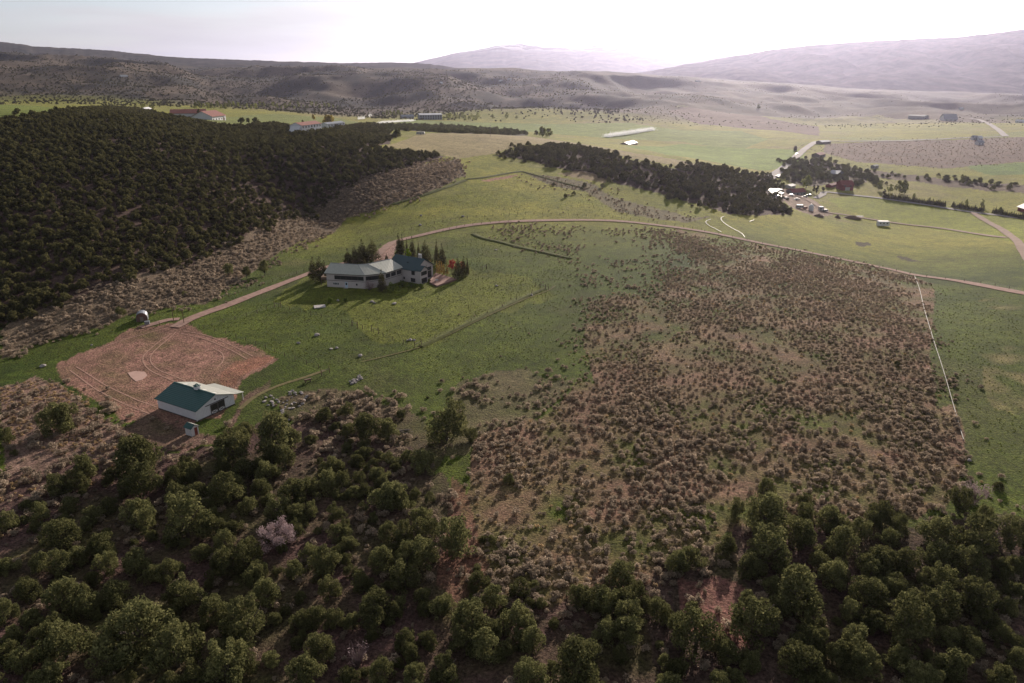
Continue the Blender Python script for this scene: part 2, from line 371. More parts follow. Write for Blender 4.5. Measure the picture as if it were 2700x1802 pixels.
# ------------------------------------------------------------------ zones on the ground (display pixels of the photograph)
sage_main = zone([(1500,526),(1600,540),(1800,575),(2000,612),(2090,634),(2118,740),(2155,890),(2180,980),(2215,1090),(2150,1180),(1700,1165),(1620,1290),(1400,1400),(1250,1400),(1060,1370),(1060,1210),(1075,1040),(1090,1000),(1180,960),(1290,880),(1370,870),(1310,800),(1330,690),(1450,670),(1500,640),(1580,610),(1560,570)])
sage_sparse = zone([(1120,522),(1260,515),(1500,522),(1600,545),(1640,600),(1500,660),(1340,660),(1320,610),(1250,575),(1150,555)])
sage_low = zone([(1030,890),(1160,850),(1300,870),(1200,960),(1090,1010),(1060,1060),(990,1050),(1000,940)])
sage_left = zone([(0,750),(120,705),(280,640),(420,610),(560,545),(660,490),(800,425),(930,378),(1050,366),(1066,405),(900,468),(785,505),(690,560),(600,612),(480,690),(340,715),(200,755),(60,800),(0,825)])
sage_yard = zone([(0,890),(90,870),(170,890),(240,950),(330,1000),(330,1040),(240,1100),(120,1180),(0,1240)])
sage_pit = zone([(640,920),(720,905),(830,900),(900,920),(960,960),(1000,1030),(960,1150),(800,1060),(700,1000)])
sage_fringe = zone([(1190,398),(1270,402),(1360,425),(1400,445),(1480,470),(1570,500),(1640,500),(1560,512),(1430,485),(1330,440),(1230,415)])
sage_flat = zone([(1880,330),(2349,315),(2349,372),(2150,385),(1960,372),(1880,350)])
sage_flat2 = zone([(1520,255),(1600,285),(1780,300),(1870,312),(1870,290),(1700,262),(1560,248)])
wood_left = zone([(-160,282),(0,276),(60,270),(100,263),(160,256),(250,246),(330,253),(360,263),(420,273),(480,286),(560,291),(640,286),(675,306),(740,308),(780,292),(860,284),(895,312),(890,330),(850,340),(900,345),(960,350),(1010,358),(930,385),(800,435),(660,500),(560,548),(420,612),(280,645),(120,705),(0,748),(-160,790)])
wood_right = zone([(1135,358),(1185,337),(1250,336),(1300,331),(1380,346),(1450,366),(1530,386),(1620,380),(1700,396),(1765,402),(1780,440),(1800,488),(1740,497),(1660,486),(1600,470),(1560,462),(1500,440),(1420,418),(1370,402),(1250,378)])
wood_farm = zone([(1790,398),(1800,376),(1850,362),(1905,374),(1990,395),(2000,420),(1960,425),(1900,415),(1850,425),(1800,415)])
wood_band = zone([(1990,392),(2100,402),(2349,428),(2349,446),(2230,432),(2100,417),(2010,410)])
wood_row = zone([(885,288),(1000,290),(1100,296),(1200,303),(1200,311),(1060,307),(930,300),(890,298)])
wood_near = zone([(-80,1120),(0,1110),(100,1090),(240,1060),(330,1040),(440,1045),(560,985),(660,1000),(720,970),(830,960),(900,1000),(970,1060),(1000,1150),(1060,1210),(1090,1290),(1020,1350),(1070,1390),(1180,1360),(1280,1380),(1360,1340),(1450,1350),(1540,1330),(1570,1450),(1700,1460),(1690,1330),(1660,1260),(1670,1200),(1720,1165),(1800,1180),(2010,1180),(2200,1215),(2349,1200),(2440,1200),(2440,1640),(-80,1640)])
yard = zone([(140,840),(200,800),(300,760),(395,742),(440,745),(520,780),(600,818),(650,830),(610,850),(560,880),(545,915),(420,990),(340,960),(290,950),(230,905),(160,870)])
red_dirt = zone([(545,835),(640,825),(600,850),(560,870),(540,890),(500,880),(505,850)])
parking = zone([(858,590),(870,572),(890,556),(912,552),(905,580),(890,612),(860,610)])
meadow_tan = zone([(880,338),(960,308),(1080,306),(1200,312),(1330,330),(1460,352),(1600,378),(1560,384),(1450,364),(1380,344),(1300,330),(1180,334),(1130,354),(1050,364),(960,346)])
strip_tan = zone([(1270,396),(1350,388),(1400,400),(1390,420),(1350,415)])
red_patch = zone([(1108,415),(1170,402),(1190,400),(1150,412),(1120,418)])
near_dirt = zone([(1010,1100),(1060,1130),(1130,1300),(1030,1430),(990,1330)])
gap_dirt = zone([(1560,1320),(1690,1330),(1700,1470),(1640,1480),(1570,1430)])
gap_floor = zone([(1480,1290),(1700,1230),(1780,1330),(1760,1568),(1500,1568),(1440,1400)])
barn_dirt = zone([(270,960),(340,955),(420,985),(470,1000),(500,985),(560,930),(600,895),(625,880),(610,905),(560,950),(480,1020),(430,1040),(330,1040),(280,1015)])
lawn = zone([(640,700),(720,640),(860,600),(980,600),(1080,615),(1250,668),(1180,700),(1060,755),(950,797),(850,762),(740,722)])
field_right = zone([(1890,455),(1960,450),(2200,475),(2349,500),(2349,560),(2200,535),(2000,500),(1930,480)])
field_far1 = zone([(1240,285),(1450,282),(1560,300),(1700,300),(1760,320),(1700,345),(1560,325),(1400,318),(1240,305)])
field_far2 = zone([(1440,335),(1560,330),(1700,340),(1840,345),(1840,368),(1760,392),(1640,372),(1520,355)])
field_far3 = zone([(860,290),(930,275),(1100,282),(1250,285),(1240,305),(1060,292),(900,300)])
field_far4 = zone([(0,240),(130,248),(240,262),(120,275),(0,285)])
field_far5 = zone([(340,258),(480,270),(640,262),(780,272),(850,285),(760,295),(600,290),(450,282),(380,268)])
field_far6 = zone([(2210,380),(2349,374),(2349,402),(2260,400)])
field_far7 = zone([(1850,312),(2040,318),(2200,318),(2349,300),(2349,318),(2100,330),(1950,325)])
field_far8 = zone([(1500,245),(1600,255),(1800,272),(1980,268),(2140,276),(2100,284),(1850,285),(1700,278)])
right_meadow_dry = zone([(2170,700),(2420,690),(2480,980),(2290,950),(2210,830)])
dirt_farm = zone([(1770,425),(1800,430),(1840,450),(1900,490),(1850,490),(1800,470),(1775,445)])
dark_spots = [zone([(1962,556),(2005,560),(2010,566),(1985,570),(1968,564)]), zone([(2050,586),(2075,590),(2108,600),(2085,600),(2060,593)]), zone([(1990,608),(2040,614),(2048,618),(2010,616)])]
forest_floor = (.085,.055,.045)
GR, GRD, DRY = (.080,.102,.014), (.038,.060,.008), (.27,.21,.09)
GRF, GRFD = (.235,.220,.034), (.160,.170,.024)  # far grass: backlit glow put into its colour; near grass carries the slope's shade
PAINT = [(field_far4,(.15,.18,.035),.006),(field_far5,(.16,.18,.045),.006),(field_far1,(.16,.20,.038),.004),(field_far2,(.15,.21,.028),.004),(field_far3,(.15,.19,.038),.004),(field_far6,(.12,.18,.035),.004),(field_far7,(.17,.19,.05),.02),(field_far8,(.20,.19,.07),.025),
 (sage_flat,(.14,.095,.075),.006),(sage_flat2,(.13,.085,.07),.006),(meadow_tan,(.26,.21,.10),.004),(strip_tan,(.27,.20,.11),.006),
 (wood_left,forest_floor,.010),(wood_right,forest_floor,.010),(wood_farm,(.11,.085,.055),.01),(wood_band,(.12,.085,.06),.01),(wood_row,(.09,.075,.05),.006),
 (sage_left,(.15,.11,.075),.010),(sage_fringe,(.15,.125,.07),.010),(sage_main,(.20,.120,.080),.036),(sage_low,(.12,.10,.05),.02),(sage_yard,(.20,.13,.10),.015),(sage_pit,(.11,.08,.05),.02),
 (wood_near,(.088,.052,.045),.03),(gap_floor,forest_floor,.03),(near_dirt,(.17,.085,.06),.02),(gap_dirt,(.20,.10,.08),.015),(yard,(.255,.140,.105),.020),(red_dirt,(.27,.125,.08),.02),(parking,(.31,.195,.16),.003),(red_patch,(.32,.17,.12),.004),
 (lawn,(.120,.134,.018),.03),(barn_dirt,(.15,.09,.07),.03),(field_right,(.195,.215,.024),.003),(right_meadow_dry,(.20,.165,.07),.05),(dirt_farm,(.24,.17,.13),.012)]+[(d,(.06,.05,.03),.004) for d in dark_spots]

# ------------------------------------------------------------------ ground sheet
rows = np.r_[np.linspace(-400, 40, 16), 58*np.power(3600/58., np.linspace(0, 1, 560)), 3600*np.power(12., np.linspace(.08, 1, 14))]
s_ = np.linspace(-1, 1, 760)
GX = s_[None,:]*Wd(rows)[:,None]; GY = np.repeat(rows[:,None], len(s_), 1)
GZ = zf(GX, GY)
fx, fy = GX.ravel(), GY.ravel()
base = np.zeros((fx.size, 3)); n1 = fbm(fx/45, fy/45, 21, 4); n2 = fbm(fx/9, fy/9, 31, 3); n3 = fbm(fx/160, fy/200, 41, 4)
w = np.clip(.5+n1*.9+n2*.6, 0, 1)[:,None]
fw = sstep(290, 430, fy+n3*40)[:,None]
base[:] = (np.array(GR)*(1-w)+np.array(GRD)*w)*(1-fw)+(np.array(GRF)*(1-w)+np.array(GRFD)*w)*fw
dryw = np.clip((n1*.6+n3*.7+n2*.3-.12)*2.0, 0, .8)[:,None]*(sstep(230, 420, fy)*.42+.22)[:,None]
base = base*(1-dryw)+np.array(DRY)*dryw
hill = sstep(1380, 1700, fy+n3*220)[:,None]
hc = (np.clip(.45+n3*1.3+n1*.6+fbm(fx/55, fy/130, 111, 3)*.9, 0, 1)*(1-.45*sstep(0, 300, fx)*sstep(1500, 1900, fy)))[:,None]
base = base*(1-hill)+hill*(np.array((.030,.027,.020))*(1-hc)+np.array((.105,.078,.054))*hc)
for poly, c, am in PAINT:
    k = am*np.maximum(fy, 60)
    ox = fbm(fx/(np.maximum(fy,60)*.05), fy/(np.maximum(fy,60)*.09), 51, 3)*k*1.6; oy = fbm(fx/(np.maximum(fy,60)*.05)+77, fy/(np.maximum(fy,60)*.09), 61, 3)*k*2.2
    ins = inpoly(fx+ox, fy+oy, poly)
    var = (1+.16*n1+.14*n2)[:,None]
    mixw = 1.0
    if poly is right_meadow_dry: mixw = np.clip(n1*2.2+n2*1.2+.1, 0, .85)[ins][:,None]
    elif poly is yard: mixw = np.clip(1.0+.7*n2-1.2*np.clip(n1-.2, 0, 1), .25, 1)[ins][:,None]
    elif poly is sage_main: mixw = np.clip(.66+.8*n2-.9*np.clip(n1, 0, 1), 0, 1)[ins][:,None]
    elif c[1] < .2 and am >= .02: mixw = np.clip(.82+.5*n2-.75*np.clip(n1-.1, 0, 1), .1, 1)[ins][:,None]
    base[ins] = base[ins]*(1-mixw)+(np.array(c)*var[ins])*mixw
ii = np.arange(len(rows)*len(s_)).reshape(len(rows), len(s_))
gq = np.stack([ii[:-1,:-1], ii[:-1,1:], ii[1:,1:], ii[1:,:-1]], -1).reshape(-1, 4)
gm = bpy.data.materials.new('ground_cover'); t, o = nt(gm)
def nd(k, **kw):
    x = t.nodes.new(k)
    for a, b in kw.items(): setattr(x, a, b)
    return x
at_ = nd('ShaderNodeAttribute', attribute_name='cover'); geo = nd('ShaderNodeNewGeometry')
fac = None
for sc, lo, hi, det in ((1.9,.30,1.70,4),(.35,.66,1.34,4),(.06,.78,1.22,4),(6.0,.7,1.3,2)):
    no = nd('ShaderNodeTexNoise'); no.inputs['Scale'].default_value = sc; no.inputs['Detail'].default_value = det; no.inputs['Roughness'].default_value = .65
    t.links.new(geo.outputs['Position'], no.inputs['Vector'])
    mr = nd('ShaderNodeMapRange'); mr.inputs['From Min'].default_value = .3; mr.inputs['From Max'].default_value = .7; mr.inputs['To Min'].default_value = lo; mr.inputs['To Max'].default_value = hi
    t.links.new(no.outputs['Fac'], mr.inputs['Value'])
    if fac is None: fac = mr.outputs['Result']; first = no
    else:
        mm = nd('ShaderNodeMath', operation='MULTIPLY'); t.links.new(fac, mm.inputs[0]); t.links.new(mr.outputs['Result'], mm.inputs[1]); fac = mm.outputs[0]
vs = nd('ShaderNodeVectorMath', operation='SCALE'); t.links.new(at_.outputs['Color'], vs.inputs[0]); t.links.new(fac, vs.inputs['Scale'])
hs = nd('ShaderNodeHueSaturation'); no2 = nd('ShaderNodeTexNoise'); no2.inputs['Scale'].default_value = .9; no2.inputs['Detail'].default_value = 3
t.links.new(geo.outputs['Position'], no2.inputs['Vector']); mr2 = nd('ShaderNodeMapRange'); mr2.inputs['To Min'].default_value = .47; mr2.inputs['To Max'].default_value = .53
t.links.new(no2.outputs['Fac'], mr2.inputs['Value']); t.links.new(mr2.outputs['Result'], hs.inputs['Hue']); t.links.new(vs.outputs['Vector'], hs.inputs['Color'])
pb = nd('ShaderNodeBsdfPrincipled'); pb.inputs['Roughness'].default_value = .95; pb.inputs['Specular IOR Level'].default_value = .1
bp = nd('ShaderNodeBump'); bp.inputs['Strength'].default_value = 1.0; bp.inputs['Distance'].default_value = .5
t.links.new(first.outputs['Fac'], bp.inputs['Height']); t.links.new(bp.outputs['Normal'], pb.inputs['Normal'])
t.links.new(hs.outputs['Color'], pb.inputs['Base Color']); t.links.new(pb.outputs['BSDF'], o.inputs['Surface'])
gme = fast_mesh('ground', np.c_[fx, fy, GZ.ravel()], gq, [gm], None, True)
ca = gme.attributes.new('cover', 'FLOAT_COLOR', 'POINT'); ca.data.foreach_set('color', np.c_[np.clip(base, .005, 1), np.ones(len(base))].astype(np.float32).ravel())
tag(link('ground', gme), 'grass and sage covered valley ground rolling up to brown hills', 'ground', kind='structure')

# ------------------------------------------------------------------ far mountains
def mountain(name, label, prof, Yr, Yb, Yk, zb, c1, c2, seed, snow=None, amp=1.0, nx=420, ny=70):
    prof = np.array(prof, float); pxs = np.linspace(prof[0,0], prof[-1,0], nx); pys = np.interp(pxs, prof[:,0], prof[:,1])
    pys = pys + fbm(pxs/14., pxs*0, seed, 3)*1.6
    a, b = pdir(pxs, pys); zr = H+b*Yr
    tt = np.r_[np.linspace(0, 1, ny), np.linspace(1.05, 1.6, 8)]
    V = []
    for q in tt:
        if q <= 1:
            Y = Yb+(Yk+(Yr-Yk)-Yb)*q; s = q**.85
            z = zb+(zr-zb)*(s)
            X = a*Y
            g = np.abs(fbm(X/(Yr*.055)+q*.4, np.full(nx, Y)/(Yr*.16), seed+3, 4))
            z = z+(g-.35)*(zr-zb)*.55*amp*(math.sin(math.pi*min(1, q))**.8)
            if q == 1: z = zr
        else:
            Y = Yr*q; X = a*Y; z = zr-(zr-zb)*(q-1)*1.6
        V.append(np.c_[X, np.full(nx, Y), z])
    V = np.concatenate(V); ny2 = len(tt); ii = np.arange(ny2*nx).reshape(ny2, nx)
    q = np.stack([ii[:-1,:-1], ii[:-1,1:], ii[1:,1:], ii[1:,:-1]], -1).reshape(-1, 4)
    m = bpy.data.materials.new(name+'_cover'); t, o = nt(m)
    pb = t.nodes.new('ShaderNodeBsdfDiffuse'); g = t.nodes.new('ShaderNodeNewGeometry'); no = t.nodes.new('ShaderNodeTexNoise')
    no.inputs['Scale'].default_value = 1/(Yr*.02); no.inputs['Detail'].default_value = 8; no.inputs['Roughness'].default_value = .68
    t.links.new(g.outputs['Position'], no.inputs['Vector'])
    cr = t.nodes.new('ShaderNodeValToRGB'); cr.color_ramp.elements[0].position = .38; cr.color_ramp.elements[1].position = .64
    cr.color_ramp.elements[0].color = (*c1, 1); cr.color_ramp.elements[1].color = (*c2, 1)
    t.links.new(no.outputs['Fac'], cr.inputs['Fac']); last = cr.outputs['Color']
    if snow:
        sp = t.nodes.new('ShaderNodeSeparateXYZ'); t.links.new(g.outputs['Position'], sp.inputs['Vector'])
        n2 = t.nodes.new('ShaderNodeTexNoise'); n2.inputs['Scale'].default_value = 1/(Yr*.03); n2.inputs['Detail'].default_value = 6; t.links.new(g.outputs['Position'], n2.inputs['Vector'])
        mr = t.nodes.new('ShaderNodeMapRange'); mr.inputs['From Min'].default_value = snow[0]; mr.inputs['From Max'].default_value = snow[1]; t.links.new(sp.outputs['Z'], mr.inputs['Value'])
        mu = t.nodes.new('ShaderNodeMath'); mu.operation = 'MULTIPLY'
        m2 = t.nodes.new('ShaderNodeMapRange'); m2.inputs['From Min'].default_value = .47; m2.inputs['From Max'].default_value = .53; t.links.new(n2.outputs['Fac'], m2.inputs['Value'])
        t.links.new(mr.outputs['Result'], mu.inputs[0]); t.links.new(m2.outputs['Result'], mu.inputs[1])
        mx = t.nodes.new('ShaderNodeMixRGB'); mx.inputs['Color2'].default_value = (.8,.8,.82,1); t.links.new(mu.outputs[0], mx.inputs['Fac']); t.links.new(last, mx.inputs['Color1']); last = mx.outputs['Color']
    t.links.new(last, pb.inputs['Color']); t.links.new(pb.outputs['BSDF'], o.inputs['Surface'])
    return tag(link(name, fast_mesh(name, V, q, [m], None, True)), label, 'mountain', kind='structure')
mountain('mesa', 'long wooded mesa rising across the right of the skyline', [(1500,222),(1600,205),(1700,190),(1800,172),(1942,147),(2045,130),(2145,119),(2313,108),(2528,98),(2604,90),(2700,78),(2850,70),(3100,80)], 6500, 3700, 4200, -40, (.045,.05,.04), (.15,.125,.105), 71, None, .55)
mountain('mountain', 'pale distant mountain with snow patches along its top', [(1000,190),(1060,172),(1103,163),(1195,142),(1283,126),(1306,121),(1375,116),(1436,124),(1490,122),(1570,121),(1666,124),(1800,131),(1857,142),(1942,148),(2050,160),(2200,175)], 14000, 9000, 9500, -50, (.05,.055,.045), (.16,.14,.12), 81, (430, 640), .4)
mountain('ridge', 'dark blue wooded ridge on the left of the skyline', [(-350,80),(-120,98),(0,111),(38,114),(96,124),(184,127),(268,132),(345,139),(414,147),(498,154),(632,158),(708,161),(900,167),(988,165),(1100,166),(1168,174),(1229,183),(1300,192)], 5600, 3500, 4000, 60, (.035,.04,.032), (.10,.085,.07), 91, None, .5)

# ------------------------------------------------------------------ haze
hz = MB().box((0, 12000, 360), (46000, 52000, 1500))
hm = bpy.data.materials.new('haze_air'); t, o = nt(hm)
pv = t.nodes.new('ShaderNodeVolumePrincipled'); pv.inputs['Density'].default_value = 3.3e-5; pv.inputs['Anisotropy'].default_value = .70; pv.inputs['Color'].default_value = (.73, .73, 1.0, 1)
t.links.new(pv.outputs['Volume'], o.inputs['Volume'])
tag(hz.build('haze', hm), 'thin pale haze filling the valley air', 'haze', kind='stuff')

# ------------------------------------------------------------------ roads, pads and lines on the ground
def smooth_line(P, step):
    P = np.asarray(P, float); Q = [2*P[0]-P[1]]+list(P)+[2*P[-1]-P[-2]]; out = []
    for i in range(1, len(Q)-2):
        p0, p1, p2, p3 = Q[i-1], Q[i], Q[i+1], Q[i+2]
        n = max(2, int(np.linalg.norm(p2-p1)/step))
        for j in range(n):
            s = j/n
            out.append(.5*((2*p1)+(p2-p0)*s+(2*p0-5*p1+4*p2-p3)*s*s+(3*p1-p0-3*p2+p3)*s**3))
    out.append(P[-1]); return np.array(out)
def strip(name, px, width, mat, label, cat='road', k=1.0, lift=.06, cross=None, kind='structure', step=2.5):
    P = smooth_line(ats([(a*k, b*k) for a, b in px])[:, :2], step)
    d = np.gradient(P, axis=0); d /= np.linalg.norm(d, axis=1, keepdims=True)+1e-9; nn = np.c_[-d[:,1], d[:,0]]
    cs = cross or [(-.5,0),(-.25,.02),(0,.03),(.25,.02),(.5,0)]
    wv = width*(1+.13*fbm(np.arange(len(P))/4., np.zeros(len(P)), 5, 3))
    V = []
    for u, h in cs:
        q = P+nn*(wv*u)[:,None]+(nn*(fbm(P[:,0]/5, P[:,1]/5, 13, 2)*.25*abs(u))[:,None])
        V.append(np.c_[q, zf(q[:,0], q[:,1])+lift+.0006*q[:,1]+h])
    m = len(cs); V = np.stack(V, 1).reshape(-1, 3); ii = np.arange(len(V)).reshape(-1, m)
    q = np.stack([ii[:-1,1:], ii[:-1,:-1], ii[1:,:-1], ii[1:,1:]], -1).reshape(-1, 4)
    return tag(link(name, fast_mesh(name, V, q, [mat], None, True)), label, cat, kind=kind)
M['dirt_road'] = plain('pink_gravel_road', (.31,.20,.165), .95, .2, .6, 0, .3, .1)
M['dirt_lane'] = plain('farm_lane_dirt', (.27,.19,.15), .95, .2, .3, 0, .2, .1)
M['county'] = plain('county_road_chipseal', (.30,.27,.26), .9, .1, .1, 0, 0, .1)
M['path'] = plain('dry_cattle_path', (.155,.13,.06), .95, .25, .8, 0, .3, .1)
M['bank'] = plain('lush_ditch_bank', (.085,.092,.026), .95, .3, .8, 0, .5, .1)
strip('dirt_road', [(400,752),(450,727),(550,690),(640,655),(700,632),(745,615),(800,603),(860,590),(882,572),(905,556),(960,542),(1070,519),(1200,508),(1330,506),(1450,511),(1600,530),(1750,560),(2000,610),(2100,632),(2200,646),(2349,674),(2420,690)], 4.2, M['dirt_road'], 'pink dirt road curving behind the house and across the meadow', k=D)
strip('side_track', [(322,752),(352,744),(385,735),(412,733)], 3.0, M['dirt_road'], 'short dirt track leading to the small arched hut', k=D, lift=.03)
strip('county_road', [(2030,470),(2046,458),(2075,437),(2110,405),(2140,382),(2165,374),(2250,374),(2357,373),(2500,367),(2640,362)], 8.5, M['county'], 'pale county road climbing past the wood and bending right')
strip('valley_road', [(2560,314),(2591,321),(2620,336),(2652,361)], 9, M['county'], 'pale road dropping to the junction at the far right')
strip('farm_lane', [(2150,524),(2168,515),(2180,508),(2250,516),(2350,528),(2450,543),(2566,561),(2640,570),(2740,582)], 5, M['county'], 'grey lane running along the clipped hedge row')
strip('field_track', [(2564,561),(2600,584),(2640,606),(2676,632),(2690,650),(2715,690)], 4.5, M['dirt_lane'], 'dirt track cutting down from the lane at far right')
strip('farm_drive', [(2060,520),(2090,516),(2120,524),(2150,540),(2180,560),(2230,568),(2300,580),(2380,592),(2500,606),(2655,628)], 4, M['dirt_lane'], 'dirt drive through the farmyard along the hay field edge')
strip('barn_track', [(548,940),(590,908),(640,885),(700,866),(745,850)], 1.3, M['path'], 'worn dirt track leading right from the barn along the fence', 'track', D, -.03)
strip('cattle_path', [(955,955),(1000,945),(1080,925),(1120,912),(1200,876),(1300,828),(1380,792),(1440,770),(1465,755)], .5, M['path'], 'narrow dry path beside the lower paddock fence', 'path')
bank_cs = [(-.5,-.1),(-.3,.22),(-.1,.36),(.15,.30),(.35,.1),(.5,-.1)]; low_cs = [(-.5,-.1),(-.2,.16),(.1,.2),(.5,-.1)]
strip('ditch_bank', [(1085,538),(1110,548),(1150,557),(1200,570),(1260,583),(1310,594)], 3.8, M['bank'], 'dark lush bank of an irrigation ditch in the meadow', 'ditch bank', D, .0, bank_cs, 'thing')
strip('fence_bank', [(1110,915),(1200,872),(1300,824),(1380,787),(1436,762)], 2.4, M['bank'], 'overgrown grassy bank under the lower paddock fence', 'bank', 1.0, .0, [(-.5,-.1),(-.2,.30),(.1,.34),(.5,-.1)], 'thing')
strip('brush_line', [(1070,412),(1110,408),(1160,399),(1196,394)], 3.0, M['bank'], 'dark brush line along the far meadow fence', 'hedge', D, 0, low_cs, 'thing')
strip('brush_hedge', [(1196,394),(1240,406),(1290,420),(1350,434)], 2.6, M['bank'], 'dark brush line running right from the meadow corner', 'hedge', D, 0, low_cs, 'thing')
strip('sage_hedge', [(900,470),(960,452),(1020,432),(1068,414)], 3.5, M['bank'], 'dark brushy border between the sage strip and the meadow', 'hedge', D, 0, low_cs, 'thing')
M['rut'] = plain('pale_wheel_rut', (.38,.23,.175), .95, .2, .8, 0, .3, .1)
RUTS = [([(395,765),(365,785),(335,810),(328,830),(345,850),(375,865),(410,880)], 'outer pale wheel rut looping left across the dirt yard'), ([(405,762),(378,785),(352,808),(345,828),(360,846),(390,860),(425,874)], 'inner pale wheel rut looping left across the dirt yard'),
 ([(420,760),(480,772),(540,797),(580,818)], 'upper pale wheel rut along the right edge of the dirt yard'), ([(416,766),(474,780),(534,806),(566,824)], 'lower pale wheel rut along the right edge of the dirt yard'), ([(490,800),(510,812),(512,828),(500,842)], 'short curved wheel rut near the right of the dirt yard'),
 ([(160,850),(215,890),(280,925),(345,950)], 'long wheel rut along the lower left edge of the dirt yard'), ([(175,842),(235,880),(300,912),(360,935)], 'long wheel rut inside the lower left edge of the dirt yard'), ([(200,812),(270,785),(350,762),(392,752)], 'faint wheel rut along the upper left edge of the dirt yard')]
for px, l in RUTS: strip('wheel_rut', px, .36, M['rut'], l, 'wheel rut', D, -.055, [(-.5,0),(0,0),(.5,0)], step=1.2)
# pale dried puddle
P = zone([(293,856),(310,852),(332,854),(338,862),(326,872),(312,876),(300,866)]); c = P.mean(0)
mbp = MB(); mbp.slab([(x, y, float(zf(np.array(x), np.array(y)))+.09) for x, y in P], .08)
tag(mbp.build('dried_puddle', plain('pale_dry_mud', (.47,.30,.25), .8, .06, .5, 0, .1)), 'pale dried mud puddle in the middle of the dirt yard', 'puddle', kind='structure')
# ------------------------------------------------------------------ the main house
def off(poly, d):                                   # shrink a counter-clockwise outline by d
    P = [np.array(p, float) for p in poly]; out = []
    for i in range(len(P)):
        a, b, c = P[i-1], P[i], P[(i+1) % len(P)]
        e1 = (b-a)/np.linalg.norm(b-a); e2 = (c-b)/np.linalg.norm(c-b)
        n1 = np.array((-e1[1], e1[0])); n2 = np.array((-e2[1], e2[0])); m = n1+n2; m /= max(.3, np.dot(m, n1)+1e-9)
        out.append(tuple(b+m*d))
    return out
OX, OY = -57.0, 276.0
HZ = PADS[0][4]-.02
hs_ = root('ranch_house', (OX, OY, HZ), 0, 'long pale two-storey ranch house bent round a hipped roof, with deck', 'house')
def rel(x, y): return (x-OX, y-OY)
A, B, C, Dd = rel(-73.2,272.2), rel(-56.8,269.0), rel(-49.2,272.6), rel(-43.4,281.2)
Q3, Q1, Q0 = rel(-55.0,289.5), rel(-61.6,283.6), rel(-70.8,285.2)
R0, R1, R2, R3 = rel(-72.0,278.7), rel(-60.6,276.2), rel(-57.0,277.2), rel(-49.2,285.6)
EV, RG = 5.65, 8.0
def P3(p, z): return (p[0], p[1], z)
wing = off([A, B, C, Dd, Q3, Q1, Q0], .65)
wa, wb, wc, wd, wq3, wq1, wq0 = wing
wm = MB(); wm.prism(wing, -1.0, EV-.1)
g0 = (np.array(wa)+np.array(wq0))/2
wm.add([P3(wa, EV-.12), P3(wq0, EV-.12), P3(g0, RG-.3), P3((wa[0]+.2, wa[1]), EV-.12), P3((wq0[0]+.2, wq0[1]), EV-.12), P3((g0[0]+.2, g0[1]), RG-.3)], [(0,1,2),(3,5,4),(0,3,4,1),(1,4,5,2),(2,5,3,0)])
wl_ = wm.build('wall', M['pale'], hs_)
rf = MB()
for pts in ([(A,EV),(B,EV),(R1,RG),(R0,RG)], [(B,EV),(C,EV),(R2,RG),(R1,RG)], [(C,EV),(Dd,EV),(R3,RG),(R2,RG)], [(Q0,EV),(R0,RG),(R1,RG),(Q1,EV)], [(Q1,EV),(R1,RG),(R2,RG)], [(Q1,EV),(R2,RG),(R3,RG),(Q3,EV)]):
    rf.slab([P3(p, z) for p, z in pts], .16)
rfo = rf.build('wing_roof', M['roof_sage'], hs_)
for a, b in (((B,EV),(R1,RG)), ((C,EV),(R2,RG)), ((R0,RG),(R1,RG)), ((R1,RG),(R2,RG)), ((R2,RG),(R3,RG))):
    MB().tube(P3(a[0], a[1]+.03), P3(b[0], b[1]+.03), .11, .11, 6).build('ridge_cap', M['metal'], rfo)
for a, b in ((A,B),(B,C),(C,Dd)):
    f = MB(); p, q = np.array(a), np.array(b)
    f.wall(p, q, 0, 1, EV-.34, EV-.165, .03, .04).build('fascia', M['dark_trim'], rfo)
for i in range(2):
    MB().tube((R3[0]-3-3.2*i, R3[1]-6.2+.4*i, 6.2), (R3[0]-3-3.2*i, R3[1]-6.2+.4*i, 7.6), .09, .09, 6).build('vent_pipe', M['metal'], rfo)
def window(p, q, t0, t1, z0, z1, par=hs_, n=1, fm='dark_trim'):
    w_ = MB().wall(p, q, t0, t1, z0, z1, .05, .05).build('window', M[fm], par)
    L = math.dist(p, q); f = .09/L
    for i in range(n):
        a = t0+(t1-t0)*i/n+f*.8; b = t0+(t1-t0)*(i+1)/n-f*.8
        MB().wall(p, q, a, b, z0+.09, z1-.09, .065, .0).build('pane', M['glass'], w_)
    return w_
window(wa, wb, .21, .97, 3.15, 4.75, n=5)
window(wb, wc, .04, .95, 3.15, 4.75, n=3)
window(wc, wd, .05, .30, 3.2, 4.8); window(wc, wd, .36, .64, 3.2, 4.8); window(wc, wd, .70, .97, 3.2, 4.8)
window(wa, wb, .165, .315, .95, 1.95, n=4, fm='white')
window(wa, wb, .76, .80, 1.1, 1.9)
dr = MB().wall(wa, wb, .475, .545, 0.1, 2.25, .06, .05).build('door', M['door_blue'], hs_)
MB().wall(wa, wb, .49, .53, 1.1, 2.0, .075, 0).build('pane', M['glass'], dr)
MB().wall(wa, wb, .455, .565, -.3, .08, 1.2, 0).build('door_step', M['concrete'], hs_)
for a, b in ((wa,wb),(wb,wc),(wc,wd)): MB().wall(a, b, 0.002, .998, 2.62, 2.80, .05, .02).build('belt_course', M['dark_trim'], hs_)
bal = MB(); bal.box((wa[0]-1.3, wa[1]+3.5, 2.6), (2.5, 5, .16)); bal.box((wa[0]-2.5, wa[1]+3.5, 3.1), (.08, 5, .9)); bal.box((wa[0]-1.3, wa[1]+1.04, 3.1), (2.5, .08, .9)); bal.tube((wa[0]-2.4, wa[1]+1.1, -.5), (wa[0]-2.4, wa[1]+1.1, 2.6), .1); bal.tube((wa[0]-2.4, wa[1]+5.8, -.5), (wa[0]-2.4, wa[1]+5.8, 2.6), .1)
